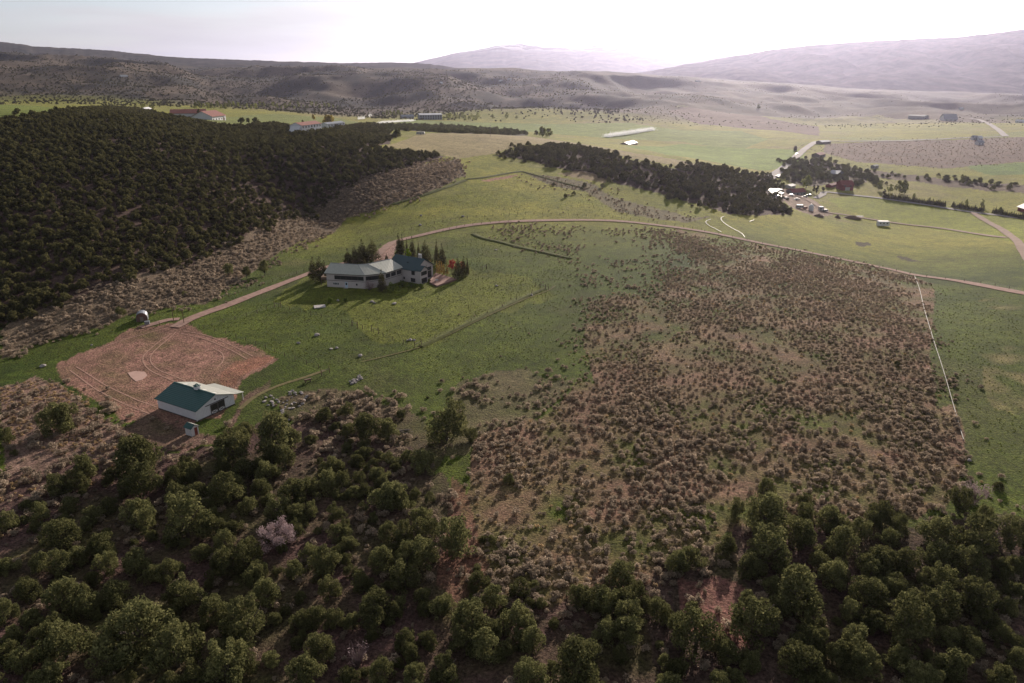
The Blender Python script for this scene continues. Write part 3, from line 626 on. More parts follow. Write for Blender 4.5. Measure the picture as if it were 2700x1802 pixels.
bal.build('balcony', M['brown'], hs_)
# the gabled block on the right
ux, uy = math.cos(R(-33)), math.sin(R(-33)); nx_, ny_ = -uy, ux
O0 = np.array(rel(-44.2, 281.2))
def U(u, n, z=None):
    p = O0+np.array((ux, uy))*u+np.array((nx_, ny_))*n
    return tuple(p) if z is None else (p[0], p[1], z)
GU0, GU1, GN, GH, GE = -7.5, 7.0, 11.0, 8.9, 5.6
blk = MB()
prof = [(0,-1),(0,GE),(GN/2,GH-.25),(GN,GE),(GN,-1)]
vsb = [U(GU0, n, z) for n, z in prof]+[U(GU1, n, z) for n, z in prof]
blk.add(vsb, [(0,1,2,3,4),(9,8,7,6,5)]+[(i, i+5, (i+1) % 5+5, (i+1) % 5) for i in range(5)])
BN, BU, BH = 4.4, 9.6, 6.95
prof2 = [(.0,-1),(.0,GE-.05),(BN/2,BH-.2),(BN,GE-.05),(BN,-1)]
vsb = [U(GU1-.5, n-.004, z) for n, z in prof2]+[U(BU, n-.004, z) for n, z in prof2]
blk.add(vsb, [(0,1,2,3,4),(9,8,7,6,5)]+[(i, i+5, (i+1) % 5+5, (i+1) % 5) for i in range(5)])
blk.build('gable_wall', M['pale'], hs_)
sl = (GH-GE)/(GN/2); ov = .7
rb = MB()
rb.slab([U(GU0-.3,-ov,GE-ov*sl+.1), U(GU1+.7,-ov,GE-ov*sl+.1), U(GU1+.7,GN/2,GH+.1), U(GU0-.3,GN/2,GH+.1)], .18)
rb.slab([U(GU0-.3,GN/2,GH+.102), U(GU1+.7,GN/2,GH+.102), U(GU1+.7,GN+ov,GE-ov*sl+.1), U(GU0-.3,GN+ov,GE-ov*sl+.1)], .18)
s2 = (BH-GE)/(BN/2)
rb.slab([U(GU1-2.5,-.5,GE-.5*s2+.12), U(BU+.6,-.5,GE-.5*s2+.12), U(BU+.6,BN/2,BH+.12), U(GU1-4.2,BN/2,BH+.12)], .16)
rb.slab([U(GU1-4.2,BN/2,BH+.122), U(BU+.6,BN/2,BH+.122), U(BU+.6,BN+.5,GE-.5*s2+.12), U(GU1-.2,BN+.5,GE-.5*s2+.12)], .16)
rbo = rb.build('gable_roof', M['roof_teal'], hs_)
MB().box(U(1.2, 2.6, 7.35), (.8, .8, .12), R(-33), 0).build('skylight', M['glass'], rbo)
ch = MB(); ch.box(U(4.6, GN/2+.6, 9.1), (1.2, 1.0, 2.0), R(-33)); cho = ch.build('chimney', M['pale'], rbo)
for k in (-.4, .4):
    cp = MB(); c_ = U(4.6+k, GN/2+.6, 10.22); cp.box(c_, (.42,.7,.22), R(-33)); cp.slab([(c_[0]-.35,c_[1]-.35,10.45),(c_[0]+.35,c_[1]-.35,10.45),(c_[0]+.35,c_[1]+.35,10.45),(c_[0]-.35,c_[1]+.35,10.45)], .08); cp.build('chimney_cap', M['white'], cho)
window(U(0.2,0), U(GU1,0), .06, .18, .9, 1.9)
window(U(GU1-2.2,0), U(BU,-.004), .04, .40, 3.3, 5.0); window(U(GU1-2.6,0), U(BU,-.004), .02, .47, .4, 2.0)
window(U(BU,0), U(BU,BN), .10, .90, 3.3, 4.9); window(U(BU,0), U(BU,BN), .12, .88, .25, 2.2)
window(U(GU1,0), U(GU1,GN), .47, .60, 3.0, 4.7); window(U(GU1,0), U(GU1,GN), .46, .60, .6, 2.7); window(U(GU1,0), U(GU1,GN), .68, .90, .6, 3.4, n=2); window(U(GU1,0), U(GU1,GN), .68, .90, 3.6, 5.0)
MB().tube(U(GU1+.2, GN*.63, -.5), U(GU1+.2, GN*.63, 6.2), .16, .16, 8).build('column', M['pale'], hs_)
P = ats([(1133,748),(1152.4,757.5),(1203,739.5),(1151,724)])
dk = root('deck', (P[:,0].mean(), P[:,1].mean(), HZ), 0, 'reddish timber deck projecting from the gabled end of the house', 'deck')
q = [(x-P[:,0].mean(), y-P[:,1].mean()) for x, y, z in P]
MB().prism(q, .30, .62).build('deck_top', M['deck'], dk); q2 = [(x*1.06, y*1.06) for x, y in q]
MB().prism(q2, -.4, .26).build('deck_step', M['brown'], dk)
hs2 = [( (q[0][0]*a+q[3][0]*(1-a)), (q[0][1]*a+q[3][1]*(1-a))) for a in (.1,.9)]
MB().tube((*hs2[0], .85), (*hs2[1], .85), .28, .28, 6).build('bench_rail', M['deck'], dk)
tb = root('patio_table', (P[1,0]*.7+P[3,0]*.3, P[1,1]*.7+P[3,1]*.3, HZ+.625), 0, 'small pale patio table with legs on the timber deck', 'table')
MB().prism([(.7*math.cos(a), .7*math.sin(a)) for a in np.linspace(0, 6.28, 10)[:-1]], .68, .74).build('table_top', M['metal'], tb)
for a in (.8, 2.4, 3.9, 5.5): MB().tube((.45*math.cos(a), .45*math.sin(a), 0), (.45*math.cos(a), .45*math.sin(a), .68), .035, .035, 5).build('leg', M['metal'], tb)

# ------------------------------------------------------------------ the barn and its shed
b0, b1, b2 = ats([(521.2,1112), (619.7,1066.5), (428.8,1074)])
GL, SL = float(np.hypot(*(b1-b0)[:2])), float(np.hypot(*(b2-b0)[:2]))
ang = math.atan2(*( (b1-b0)[[1,0]])); BZ = min(b0[2], b1[2], b2[2])-.05
brn = root('barn', (b0[0], b0[1], BZ), ang, 'white metal barn with dark green roof beside the dirt yard', 'barn')
EW, RW = 2.95, 5.0                # local x along the gable front, y back along the side
m = MB(); pr = [(0,-.6),(0,EW),(GL/2,RW-.15),(GL,EW),(GL,-.6)]
m.add([(x,0,z) for x, z in pr]+[(x,SL,z) for x, z in pr], [(0,1,2,3,4),(9,8,7,6,5)]+[(i,i+5,(i+1)%5+5,(i+1)%5) for i in range(5)])
m.build('wall', M['white_siding'], brn)
MB().box((GL/2, SL/2, .02), (GL+.12, SL+.12, .5)).build('foundation', M['dark_trim'], brn)
s = (RW-EW)/(GL/2); ov = .45; lean = 2.6
r1 = MB().slab([(-ov,-ov,EW-ov*s+.12),(GL/2,-ov,RW+.12),(GL/2,SL+ov,RW+.12),(-ov,SL+ov,EW-ov*s+.12)], .14).build('roof', M['roof_barn'], brn)
r2 = MB(); ez = EW-ov*s+.12
r2.slab([(GL/2,-ov,RW+.122),(GL+ov,-ov,ez),(GL+ov,SL+ov,ez),(GL/2,SL+ov,RW+.122)], .14)
r2.slab([(GL+ov,-ov,ez-.002),(GL+ov+lean,-ov+.2,ez-.55),(GL+ov+lean,SL*.75,ez-.55),(GL+ov,SL*.75,ez-.002)], .12)
r2o = r2.build('roof', M['roof_sage'], brn); r2o['label'] = 'pale sunlit right slope of the barn roof with lean-to'  # paler than the left slope: sunlight put into the roof colour
for k in range(4):
    y0 = .6+k*3.6; MB().slab([(GL/2+.25,y0,RW+.17-.25*s),(GL/2+1.5,y0,RW+.17-1.5*s),(GL/2+1.5,y0+.95,RW+.17-1.5*s),(GL/2+.25,y0+.95,RW+.17-.25*s)], .03).build('roof_light', M['skylight'], r2o)
MB().box((GL/2, SL/2, RW+.16), (.35, SL+2*ov, .1)).build('ridge_cap', M['roof_barn'], brn)
cu = MB().box((GL/2, SL*.42, RW+.55), (1.1, 1.1, .9)).build('cupola', M['white'], brn)
c_ = MB(); c_.add([(GL/2-.75,SL*.42-.75,RW+1.0),(GL/2+.75,SL*.42-.75,RW+1.0),(GL/2+.75,SL*.42+.75,RW+1.0),(GL/2-.75,SL*.42+.75,RW+1.0),(GL/2,SL*.42,RW+1.65)], [(0,1,4),(1,2,4),(2,3,4),(3,0,4),(3,2,1,0)])
c_.build('cupola_roof', M['roof_barn'], cu)
for y in (.3, SL*.37, SL*.73): MB().tube((GL+ov+lean-.15, y, -.6), (GL+ov+lean-.15, y, ez-.65), .08, .08, 6).build('lean_to_post', M['white'], brn)
MB().box((GL*.535, -.09, 2.93), (GL*.60, .12, .13)).build('door_rail', M['dark_trim'], brn)
for k in (0, 1):
    x0 = GL*.355+k*GL*.19; w_ = GL*.185
    d_ = MB().box((x0+w_/2, -.06, 1.42), (w_, .08, 2.7)).build('door', M['white'], brn)
    f = MB()
    for xx in (x0+.1, x0+w_-.1): f.box((xx, -.125, 1.42), (.2, .05, 2.7))
    for zz in (.17, 1.15, 2.67): f.box((x0+w_/2, -.128, zz), (w_-.4, .05, .2))
    for sg in (-1, 1): f.box((x0+w_/2, -.122-.012*sg, .66), (math.hypot(w_-.4, .8), .03, .13), 0, sg*math.atan2(.8, w_-.4))
    f.build('door_frame', M['dark_trim'], d_)
    MB().box((x0+w_/2, -.108, 1.9), (w_-.42, .02, 1.34)).build('pane', M['glass'], d_)
    mu = MB()
    for i in range(1, 4): mu.box((x0+.2+(w_-.4)*i/4, -.124, 1.9), (.05, .02, 1.34)); mu.box((x0+w_/2, -.126, 1.25+1.33*i/4), (w_-.4, .02, .05))
    mu.build('glazing_bars', M['dark_trim'], d_)
MB().box((GL*.5, -.14, 3.75), (.25, .25, .3)).build('lamp', M['dark_trim'], brn)
MB().box((-.02, .06, 1.3), (.16, .16, 3.3)).build('corner_trim', M['white'], brn)
s0, s1 = ats([(507,1152), (527,1144)])
sd = root('shed', (s0[0], s0[1], min(s0[2], s1[2])), ang, 'tiny white shed with green gable roof near the barn corner', 'shed')
w_, l_, e_, r_ = 1.9, 2.2, 2.1, 2.75
m = MB(); pr = [(0,-.4),(0,e_),(w_/2,r_-.08),(w_,e_),(w_,-.4)]
m.add([(x,0,z) for x, z in pr]+[(x,l_,z) for x, z in pr], [(0,1,2,3,4),(9,8,7,6,5)]+[(i,i+5,(i+1)%5+5,(i+1)%5) for i in range(5)]); m.build('wall', M['white'], sd)
sl_ = (r_-e_)/(w_/2)
MB().slab([(-.25,-.25,e_-.25*sl_+.08),(w_/2,-.25,r_+.08),(w_/2,l_+.25,r_+.08),(-.25,l_+.25,e_-.25*sl_+.08)], .09).build('roof', M['roof_barn'], sd)
MB().slab([(w_/2,-.25,r_+.082),(w_+.25,-.25,e_-.25*sl_+.08),(w_+.25,l_+.25,e_-.25*sl_+.08),(w_/2,l_+.25,r_+.082)], .09).build('roof', M['roof_sage'], sd)  # right slope of the same green roof, painted pale for the sun on it
MB().box((w_*.62, -.02, .95), (.75, .06, 1.85)).build('door', M['rust'], sd)
# arched hut by the track
a0, a1 = ats([(361,850), (391,851)])
hut = root('arched_hut', (a0[0], a0[1], a0[2]), math.atan2(a1[1]-a0[1], a1[0]-a0[0])+.45, 'small grey arched hut with brick front beside the dirt track', 'hut')
arc = [(1.6*math.cos(t_)+1.6, 1.3+1.5*math.sin(t_)) for t_ in np.linspace(math.pi, 0, 9)]
m = MB(); pts = [(0,-.3)]+arc+[(3.2,-.3)]; n = len(pts)
m.add([(x,0,z) for x, z in pts]+[(x,3.6,z) for x, z in pts], [tuple(range(n)), tuple(reversed(range(n, 2*n)))]+[(i,i+n,i+1+n,i+1) for i in range(n-1)]); m.build('wall', M['brick'], hut)
m = MB(); o_ = [(1.6+(x-1.6)*1.06, 1.3+(z-1.3)*1.06) for x, z in arc]; o_ = [(o_[0][0], .1)]+o_+[(o_[-1][0], .1)]
n = len(o_); m.add([(x,.35,z) for x, z in o_]+[(x,3.9,z) for x, z in o_], [(i,i+1,i+1+n,i+n) for i in range(n-1)]); ro = m.build('curved_roof', M['metal'], hut)
so = ro.modifiers.new('thick', 'SOLIDIFY'); so.thickness = .07; so.offset = 1
MB().box((1.6, -.03, .8), (1.0, .06, 1.7)).build('door', M['grey_wood'], hut)
bx_ = at(389,856)
t_ = root('metal_tank', tuple(bx_), .3, 'small galvanised box tank standing before the arched hut', 'tank')
MB().box((0,0,.55), (1.5,1.1,1.1)).build('body', M['metal'], t_); MB().box((0,0,1.13), (1.6,1.2,.06)).build('lid', M['metal'], t_)

# ------------------------------------------------------------------ generic farm buildings
def building(name, label, cat, pa, pb, depth, hw, hr, wm, rm, ridge='x', ov=.5, wins=0, door=None, z_=None, flat=False, group=None):
    p, q = ats([pa, pb]); L = float(np.hypot(*(q-p)[:2])); z = min(p[2], q[2])-.1
    r_ = root(name, (p[0], p[1], z), math.atan2(q[1]-p[1], q[0]-p[0]), label, cat, group); m = MB()
    if flat:
        m.box((L/2, depth/2, hw/2-.3), (L, depth, hw+.6)).build('wall', M[wm], r_); MB().box((L/2, depth/2, hw+.1), (L+2*ov, depth+2*ov, .2)).build('roof', M[rm], r_)
    elif ridge == 'x':
        pr = [(0,-1),(0,hw),(depth/2,hr-.1),(depth,hw),(depth,-1)]
        m.add([(0,y,zz) for y, zz in pr]+[(L,y,zz) for y, zz in pr], [(0,1,2,3,4),(9,8,7,6,5)]+[(i,i+5,(i+1)%5+5,(i+1)%5) for i in range(5)]); m.build('wall', M[wm], r_)
        s = (hr-hw)/(depth/2)
        MB().slab([(-ov,-ov,hw-ov*s+.1),(L+ov,-ov,hw-ov*s+.1),(L+ov,depth/2,hr+.1),(-ov,depth/2,hr+.1)], .15).build('roof', M[rm], r_)
        MB().slab([(-ov,depth/2,hr+.102),(L+ov,depth/2,hr+.102),(L+ov,depth+ov,hw-ov*s+.1),(-ov,depth+ov,hw-ov*s+.1)], .15).build('roof', M[rm], r_)
    else:
        pr = [(0,-1),(0,hw),(L/2,hr-.1),(L,hw),(L,-1)]
        m.add([(x,0,zz) for x, zz in pr]+[(x,depth,zz) for x, zz in pr], [(0,1,2,3,4),(9,8,7,6,5)]+[(i,i+5,(i+1)%5+5,(i+1)%5) for i in range(5)]); m.build('wall', M[wm], r_)
        s = (hr-hw)/(L/2)
        MB().slab([(-ov,-ov,hw-ov*s+.1),(L/2,-ov,hr+.1),(L/2,depth+ov,hr+.1),(-ov,depth+ov,hw-ov*s+.1)], .15).build('roof', M[rm], r_)
        MB().slab([(L/2,-ov,hr+.102),(L+ov,-ov,hw-ov*s+.1),(L+ov,depth+ov,hw-ov*s+.1),(L/2,depth+ov,hr+.102)], .15).build('roof', M[rm], r_)
    rows_ = wins if isinstance(wins, (list, tuple)) else ([(1.0, 2.2, wins)] if wins else [])
    for z0, z1, k in rows_:
        for i in range(k):
            c = L*(i+.5)/k; ww = min(1.4, L/k*.55)
            w_ = MB().box((c, -.03, (z0+z1)/2), (ww, .08, z1-z0)).build('window', M['dark_trim'], r_); MB().box((c, -.075, (z0+z1)/2), (ww-.2, .03, z1-z0-.2)).build('pane', M['glass'], w_)
    if door: MB().box((L*door[0], -.05, door[2]/2), (door[1], .1, door[2])).build('door', M[door[3]], r_)
    return r_, L
building('open_shed', 'open farm shed with bright white metal roof at the wood edge', 'shed', (2040,514), (2060,511), 12, 3.6, 4.6, 'grey_wood', 'offwhite', 'y', .8, 0, (.5, 3.5, 2.8, 'dark_trim'))
building('lean_shed', 'low shed with white metal roof just below the larger white one', 'shed', (2041,521), (2065,517), 5, 2.6, 3.2, 'grey_wood', 'offwhite', 'x', .7, 0, (.4, 3, 2.2, 'dark_trim'))
building('farmhouse', 'grey blue farmhouse among trees in the farmyard', 'house', (2090,513), (2124,516), 9, 3.2, 5.4, 'metal', 'rust', 'x', .6, 4, (.6, 1, 2.1, 'offwhite'))
building('tool_shed', 'little white-roofed shed behind the grey farmhouse', 'shed', (2084,499), (2097,497), 6, 2.8, 3.8, 'offwhite', 'offwhite', 'x', .5, 1)
building('red_barn', 'red gabled barn with a white garage door beyond the hay field', 'barn', (2219,503), (2249,503), 10, 5.2, 8.2, 'red_barn', 'rust', 'x', .6, [(3.4, 4.6, 2)], (.5, 4.2, 2.9, 'offwhite'))
building('red_shed', 'long low red shed left of the red barn', 'shed', (2191,496), (2211,490), 5, 2.3, 3.3, 'red_barn', 'rust', 'x', .5, 0, (.5, 2, 2, 'dark_trim'))
building('grey_cabin', 'grey-roofed cabin half hidden among the junipers', 'house', (2207,467), (2223,463), 8, 3, 5.2, 'metal', 'metal', 'y', .5, 1)
building('white_hut', 'small white-roofed hut alone in the scrub right of the wood', 'hut', (2305,445), (2316,443), 4, 2.6, 3.4, 'metal', 'offwhite', 'x', .5, 1)
building('roadside_shed', 'low white roof beside the county road at the wood', 'shed', (2052,470), (2064,466), 4, 1.6, 2.2, 'grey_wood', 'offwhite', 'x', .4, 1)
building('roadhouse', 'teal roofed house beside the county road bend', 'house', (2166,381), (2190,379), 9, 3, 4.5, 'grey_wood', 'metal', 'x', .5, 2)
building('pump_house', 'tiny dark hut standing left of the county road', 'hut', (2094,398), (2101,398), 5, 4, 6, 'brown', 'brown', 'y', .4, 1)
building('bend_house', 'brown house with pale roof right of the county road', 'house', (2160,416), (2176,413), 9, 3, 4.8, 'grey_wood', 'rust', 'x', .5, 2)
building('edge_house', 'house with pale roof cut by the right edge of the picture', 'house', (2682,556), (2730,568), 10, 3.4, 6, 'red_barn', 'offwhite', 'x', .8, 3)
building('arena', 'very long white building with red tiled roof in the far left field', 'barn', (451,306), (543,313), 20, 6, 9.5, 'white', 'red_roof', 'x', 1.0, 8)
building('stable', 'white stable with orange red roof beside the long arena', 'barn', (560,317), (596,317.5), 22, 5.5, 10.5, 'white', 'red_roof', 'x', 1.0, [(1.5,3,5)], (.85, 3, 3.5, 'brown'))
wh, L = building('white_villa', 'white two-storey villa with rows of windows above the left wood', 'house', (797,352), (849,347), 11, 6.6, 8.6, 'white', 'red_roof', 'x', .4, [(1.2,3.0,6),(4.4,6.0,7)], (.5, 1.2, 2.3, 'brown'))
MB().add([(-6,1,-1),(-.02,1,-1),(-.02,1,6),(-6,1,2.2),(-6,9,-1),(-.02,9,-1),(-.02,9,6),(-6,9,2.2)], [(0,1,2,3),(4,7,6,5),(0,3,7,4),(3,2,6,7),(1,5,6,2),(0,4,5,1)]).build('side_wing', M['white'], wh)
building('bunkhouse', 'long white two-storey building behind the villa by the yellow tree', 'house', (864,338), (910,338), 10, 6.2, 7.6, 'white', 'metal', 'x', .4, [(1,2.6,6),(3.8,5.4,6)])
building('greenhouse', 'large pale glass-fronted building on the far side of the valley', 'building', (1107,316), (1166,316), 22, 9, 11, 'metal', 'white', 'x', .5, [(1,4,9),(5,8,9)])
building('valley_house', 'low pale house left of the large far building', 'house', (1060,313), (1092,313), 14, 4, 7, 'metal', 'metal', 'x', .5, 4)
building('field_barn', 'white roofed barn at the edge of the sprinkled valley field', 'barn', (1658,383), (1681,382), 12, 2.8, 5.2, 'grey_wood', 'offwhite', 'x', .5, 1)
building('dome_barn', 'blue-grey roofed barn far right in the valley', 'barn', (2490,319), (2524,319), 24, 4, 13, 'white', 'metal', 'x', 1, 3)
building('valley_barn', 'long grey low barn left of the blue-roofed one', 'barn', (2394,314), (2436,315), 18, 7, 9, 'metal', 'roof_teal', 'x', 1, 4)
for i, (a, b, l) in enumerate((((2566,370),(2577,370),'leftmost white cottage below the far road'), ((2581,371),(2590,371),'white cottage just right of the leftmost one below the far road'), ((2579,383),(2594,383),'white cottage closest to the viewer below the far road'), ((2676,324),(2700,325),'white cottage at the far right edge of the valley'), ((2532,290),(2541,290),'lone white cottage on the far right hillside'), ((388,294),(402,294),'low white house peeking over the left wood'), ((320,204),(338,204),'pale house on the dark left hill crest'), ((1315,216),(1322,216),'pale house on the brown far hillside'), ((1338,212),(1345,212),'second pale house on the brown far hillside'),((1162,222),(1168,222),'white house in the far left-centre gully'),((1836,216),(1848,217),'pale house on the right hill crest'))):
    building('cottage', l, 'house', a, b, 9, 3.5, 6, 'white', 'white' if i % 2 else 'metal', 'x', .5, 2, group='far valley cottages')

# ------------------------------------------------------------------ vehicles, tanks, trailers
def car(px, py, rz, mat, label, cat='car', pick=False):
    p = at(px, py); r_ = root('pickup_truck' if pick else 'parked_car', tuple(p), rz, label, cat, 'vehicles in the farmyard'); L = 5.2 if pick else 4.6
    prof = [(0,.35),(0,.85),(.15,.95),(1.3,1.05),(1.9,1.6),(3.2,1.62),(3.5,1.1),(L,1.0),(L,.35)] if pick else [(0,.35),(0,.8),(1.1,.95),(1.7,1.45),(3.3,1.47),(4.1,1.0),(L,.9),(L,.35)]
    n = len(prof); m = MB(); m.add([(x-L/2,-.9,z) for x, z in prof]+[(x-L/2,.9,z) for x, z in prof], [tuple(range(n)), tuple(reversed(range(n, 2*n)))]+[(i,i+n,(i+1)%n+n,(i+1)%n) for i in range(n)])
    m.build('body', M[mat], r_)
    for sy in (-1, 1): MB().box((-.1, sy*.905, 1.25), (1.5, .03, .32)).build('side_window', M['glass'], r_)
    for sx in (-1.45, 1.45):
        for sy in (-.86, .86): MB().tube((sx, sy-.1, .34), (sx, sy+.1, .34), .34, .34, 10).build('wheel', M['tyre'], r_)
car(2052,521,.2,'car_blue','blue pickup parked in front of the white roofed sheds','pickup',True)
car(2072,525,.1,'offwhite','white car right of the blue pickup in the farmyard')
car(2086,517,2.6,'car_dark','dark car parked by the grey farmhouse wall')
car(2101,528,.5,'offwhite','white pickup parked alone in the middle of the farmyard','pickup',True)
car(2121,521,.1,'offwhite','white car parked right of the grey farmhouse')
car(2134,517,.3,'car_dark','dark car under the conifers beside the farmhouse')
car(2101,408,.9,'car_dark','dark car driving on the county road')
def trailer(px, py, rz, L, Wt, Ht, label, mat='offwhite', name='camper_trailer'):
    p = at(px, py); r_ = root(name, tuple(p), rz, label, 'trailer', 'trailers and campers on the farm')
    prof = [(0,.5),(0,Ht-.5),(.35,Ht),(L-.35,Ht),(L,Ht-.6),(L,.5)]; n = len(prof); m = MB()
    m.add([(x-L/2,-Wt/2,z) for x, z in prof]+[(x-L/2,Wt/2,z) for x, z in prof], [tuple(range(n)), tuple(reversed(range(n, 2*n)))]+[(i,i+n,(i+1)%n+n,(i+1)%n) for i in range(n)]); m.build('body', M[mat], r_)
    for i in range(3): MB().box((-L*.3+i*L*.3, -Wt/2-.01, Ht*.62), (L*.14, .03, .7)).build('window', M['glass'], r_)
    MB().tube((L/2, 0, .5), (L/2+1.1, 0, .45), .07, .07, 5).build('tow_bar', M['dark_trim'], r_)
    for sy in (-1, 1): MB().tube((0, sy*(Wt/2-.25)-.1, .35), (0, sy*(Wt/2-.25)+.1, .35), .35, .35, 9).build('wheel', M['tyre'], r_)
trailer(2327,597,-.05,7.6,2.8,3.6,'white trailer home standing alone at the hay field edge','white','trailer_home')
trailer(2108,550,-.1,5,2.3,2.6,'cream camper at the left of the farmyard row')
trailer(2164,556,.1,3.4,2.2,3.0,'small boxy camper near the end of the farmyard row')
trailer(2174,559,.1,4.2,2.0,1.9,'low white utility trailer at the end of the farmyard row')
trailer(2122,552,.2,3.0,1.8,1.8,'dark low trailer between the cream camper and the white tank','rust')
trailer(1109,356,.0,8,2.6,2.8,'white trailer beside the brushy line above the tan meadow')
p = at(2138,556); tk = root('storage_tank', tuple(p), 0, 'tall white round tank in the farmyard row', 'tank')
m = MB(); m.tube((0,0,-.2), (0,0,3.6), 1.7, 1.7, 14); m.tube((0,0,3.6), (0,0,4.5), 1.7, .35, 14); m.build('body', M['white'], tk); MB().tube((0,0,4.5), (0,0,4.75), .35, .35, 8).build('lid', M['metal'], tk)
def mound(px, py, w, l, h, label, mat='hay', rz=0, name='dirt_mound'):
    p = at(px, py); r = np.random.default_rng(int(px)); V = []; n = 16; m_ = 6
    for j in range(m_+1):
        for i in range(n):
            a = 2*math.pi*i/n; f = 1-j/m_; hh = h*(1-f**1.7)
            V.append((w*f*math.cos(a)*(1+.2*r.normal()*.5), l*f*math.sin(a)*(1+.2*r.normal()*.5), hh+r.normal()*.05*h-.15))
    q = [(j*n+i, j*n+(i+1) % n, (j+1)*n+(i+1) % n, (j+1)*n+i) for j in range(m_) for i in range(n)]
    return tag(link(name, fast_mesh(name, V, q, [M[mat]]), None, tuple(p), rz), label, 'mound')
mound(2158,572,4.2,3.5,2.2,'brown dirt mound in front of the farmyard row')
mound(2245,577,7.5,3.2,2.4,'long grey hay mound along the hay field edge',rz=-.1)
mound(2208,575,2.4,2.2,2.2,'small dark mound left of the long hay mound')
p = at(2262,578); tr = root('pipe_stack', tuple(p), -.05, 'stack of silver pipes on the long hay mound', 'pipes')
for k in range(5): MB().tube((-4, -.5+.25*k, 1.9+.05*k), (3.5, -.5+.25*k, 1.9+.05*k), .13, .13, 6).build('pipe', M['metal'], tr)

# ------------------------------------------------------------------ boulders and rubble
def rock_mesh(seed, fl=.65):
    bm = bmesh.new(); bmesh.ops.create_icosphere(bm, subdivisions=2, radius=1); r = random.Random(seed)
    ax = [r.uniform(.7, 1.25) for _ in range(3)]; cuts = [(np.array([r.gauss(0,1) for _ in range(3)]), r.uniform(.55,.85)) for _ in range(7)]
    for v in bm.verts:
        c = np.array(v.co)
        for nn, d in cuts:
            nn = nn/np.linalg.norm(nn); e = c@nn-d
            if e > 0: c = c-nn*e*.9
        v.co = (c[0]*ax[0], c[1]*ax[1], c[2]*ax[2]*fl)
    me = bpy.data.meshes.new('boulder'); bm.to_mesh(me); bm.free(); me.materials.append(M['stone']); return me
ROCK = [rock_mesh(i) for i in range(7)]
def rock(px, py, w, label, i=0, group=None, name='boulder', sink=.15, cat='boulder'):
    p = at(px, py); s = w/ppm(p[1], p[2])/2
    o = link(name, ROCK[i % 7], None, (p[0], p[1], p[2]+s*.45-sink*s), i*1.3); o.scale = (s, s, s); return tag(o, label, cat, group)
for i, (x, y, w_, l) in enumerate(((835,885.5,15,'pale twin boulder upper in the shaded paddock'),(787,906,10,'small pale boulder left in the shaded paddock'),(873,921,9,'pinkish boulder, left one of a pair in the shaded paddock'),(888,919,11,'grey boulder, right one of a pair in the shaded paddock'),
    (1074,899,9,'left boulder of three at the paddock corner brace'),(1083,898,11,'middle boulder of three at the paddock corner brace'),(1092,898,8,'right boulder of three at the paddock corner brace'),(981,797,10,'left white boulder on the shaded house lawn'),(988,800,9,'second white boulder on the shaded house lawn'),(1040,802,12,'reddish boulder right on the house lawn'),
    (891,794,10,'round grey boulder on the lawn between two green bushes'),(1402,780,11,'pale boulder at the right paddock corner'),(1107,595,9,'boulder above the curving road behind the house'),(1221,572,9,'boulder beside the road curve top'),(1309,755,8,'grey boulder low in the green meadow'),(1110,570,8,'dark boulder higher in the meadow above the road'),(1308,660,7,'lone dark boulder in the bright green meadow'),
    (950,940,16,'grassy flat rock at the start of the dry path'),(2555,1216,16,'flat pale slab of rock beyond the end of the white pipe'),(242,911,6,'white stone at the upper left of the dirt yard'),(113,967,15,'pale plank-like rock at the left yard corner'))):
    rock(x, y, w_, l, i)
rr = random.Random(3)
rub = [(720+rr.gauss(0,14), 1062+rr.gauss(0,8)) for _ in range(16)]+[(783+rr.gauss(0,14), 1068+rr.gauss(0,9)) for _ in range(14)]+[(745+rr.gauss(0,6), 1090+rr.gauss(0,9)) for _ in range(10)]+[(740+rr.gauss(0,10), 1118+rr.gauss(0,5)) for _ in range(10)]+[(780+rr.gauss(0,12), 1038+rr.gauss(0,5)) for _ in range(10)]
for i, (x, y) in enumerate(rub): rock(x, y, rr.uniform(6, 11), 'small pale rubble stone in the rock dump below the barn track', i, 'rubble stones below the barn', 'rubble_stone', cat='stone')
for x, y, w_, l in ((797,1059,16,'largest flat white boulder in the rock dump'),(760,1102,14,'large white boulder at the lower middle of the rock dump'),(744,1112,12,'lilac grey boulder at the bottom of the rock dump'),(728,1112,11,'pinkish boulder at the bottom left of the rock dump'),(751,1121,10,'white wedge-shaped boulder lowest in the rock dump')): rock(x, y, w_, l, int(x))
for i in range(34):
    t_ = rr.random(); x = 925+28*t_+rr.gauss(0,4); y = 1012-14*t_+rr.gauss(0,3.2); rock(x, y, rr.uniform(5, 9), 'grey stone in the isolated stone heap on the green slope', i, 'stones of the isolated heap', 'heap_stone', -.35 if i > 18 else .1, cat='stone')
pd = at(843,809); m = MB(); tag(m.box((0,0,.04), (4.0,3.2,.3), .3).build('concrete_pad', M['concrete'], None, tuple(pd)), 'flat pale concrete pad on the shaded lawn', 'pad')
def logs(px, py, n, L, label, mat='grey_wood', rz=0):
    p = at(px, py); r_ = root('log_pile', tuple(p), rz, label, 'logs'); q = random.Random(int(px))
    for i in range(n): a = q.uniform(-.5,.5); c = (q.uniform(-.8,.8), q.uniform(-.6,.6), .2+.12*i); MB().tube((c[0]-L/2*math.cos(a), c[1]-L/2*math.sin(a), c[2]), (c[0]+L/2*math.cos(a), c[1]+L/2*math.sin(a), c[2]+.1), .11, .08, 6).build('log', M[mat], r_)
logs(1060,1142,6,4.5,'small pile of bleached logs among the junipers')
tg = root('wooden_trough', tuple(at(812,1008)), .55, 'dark wooden feed trough on the fence line', 'trough')
MB().box((0,0,.75), (1.8,.7,.35)).build('trough_box', M['brown'], tg)
for sx in (-.7,.7): MB().box((sx,0,.3), (.12,.6,.6)).build('leg', M['brown'], tg)

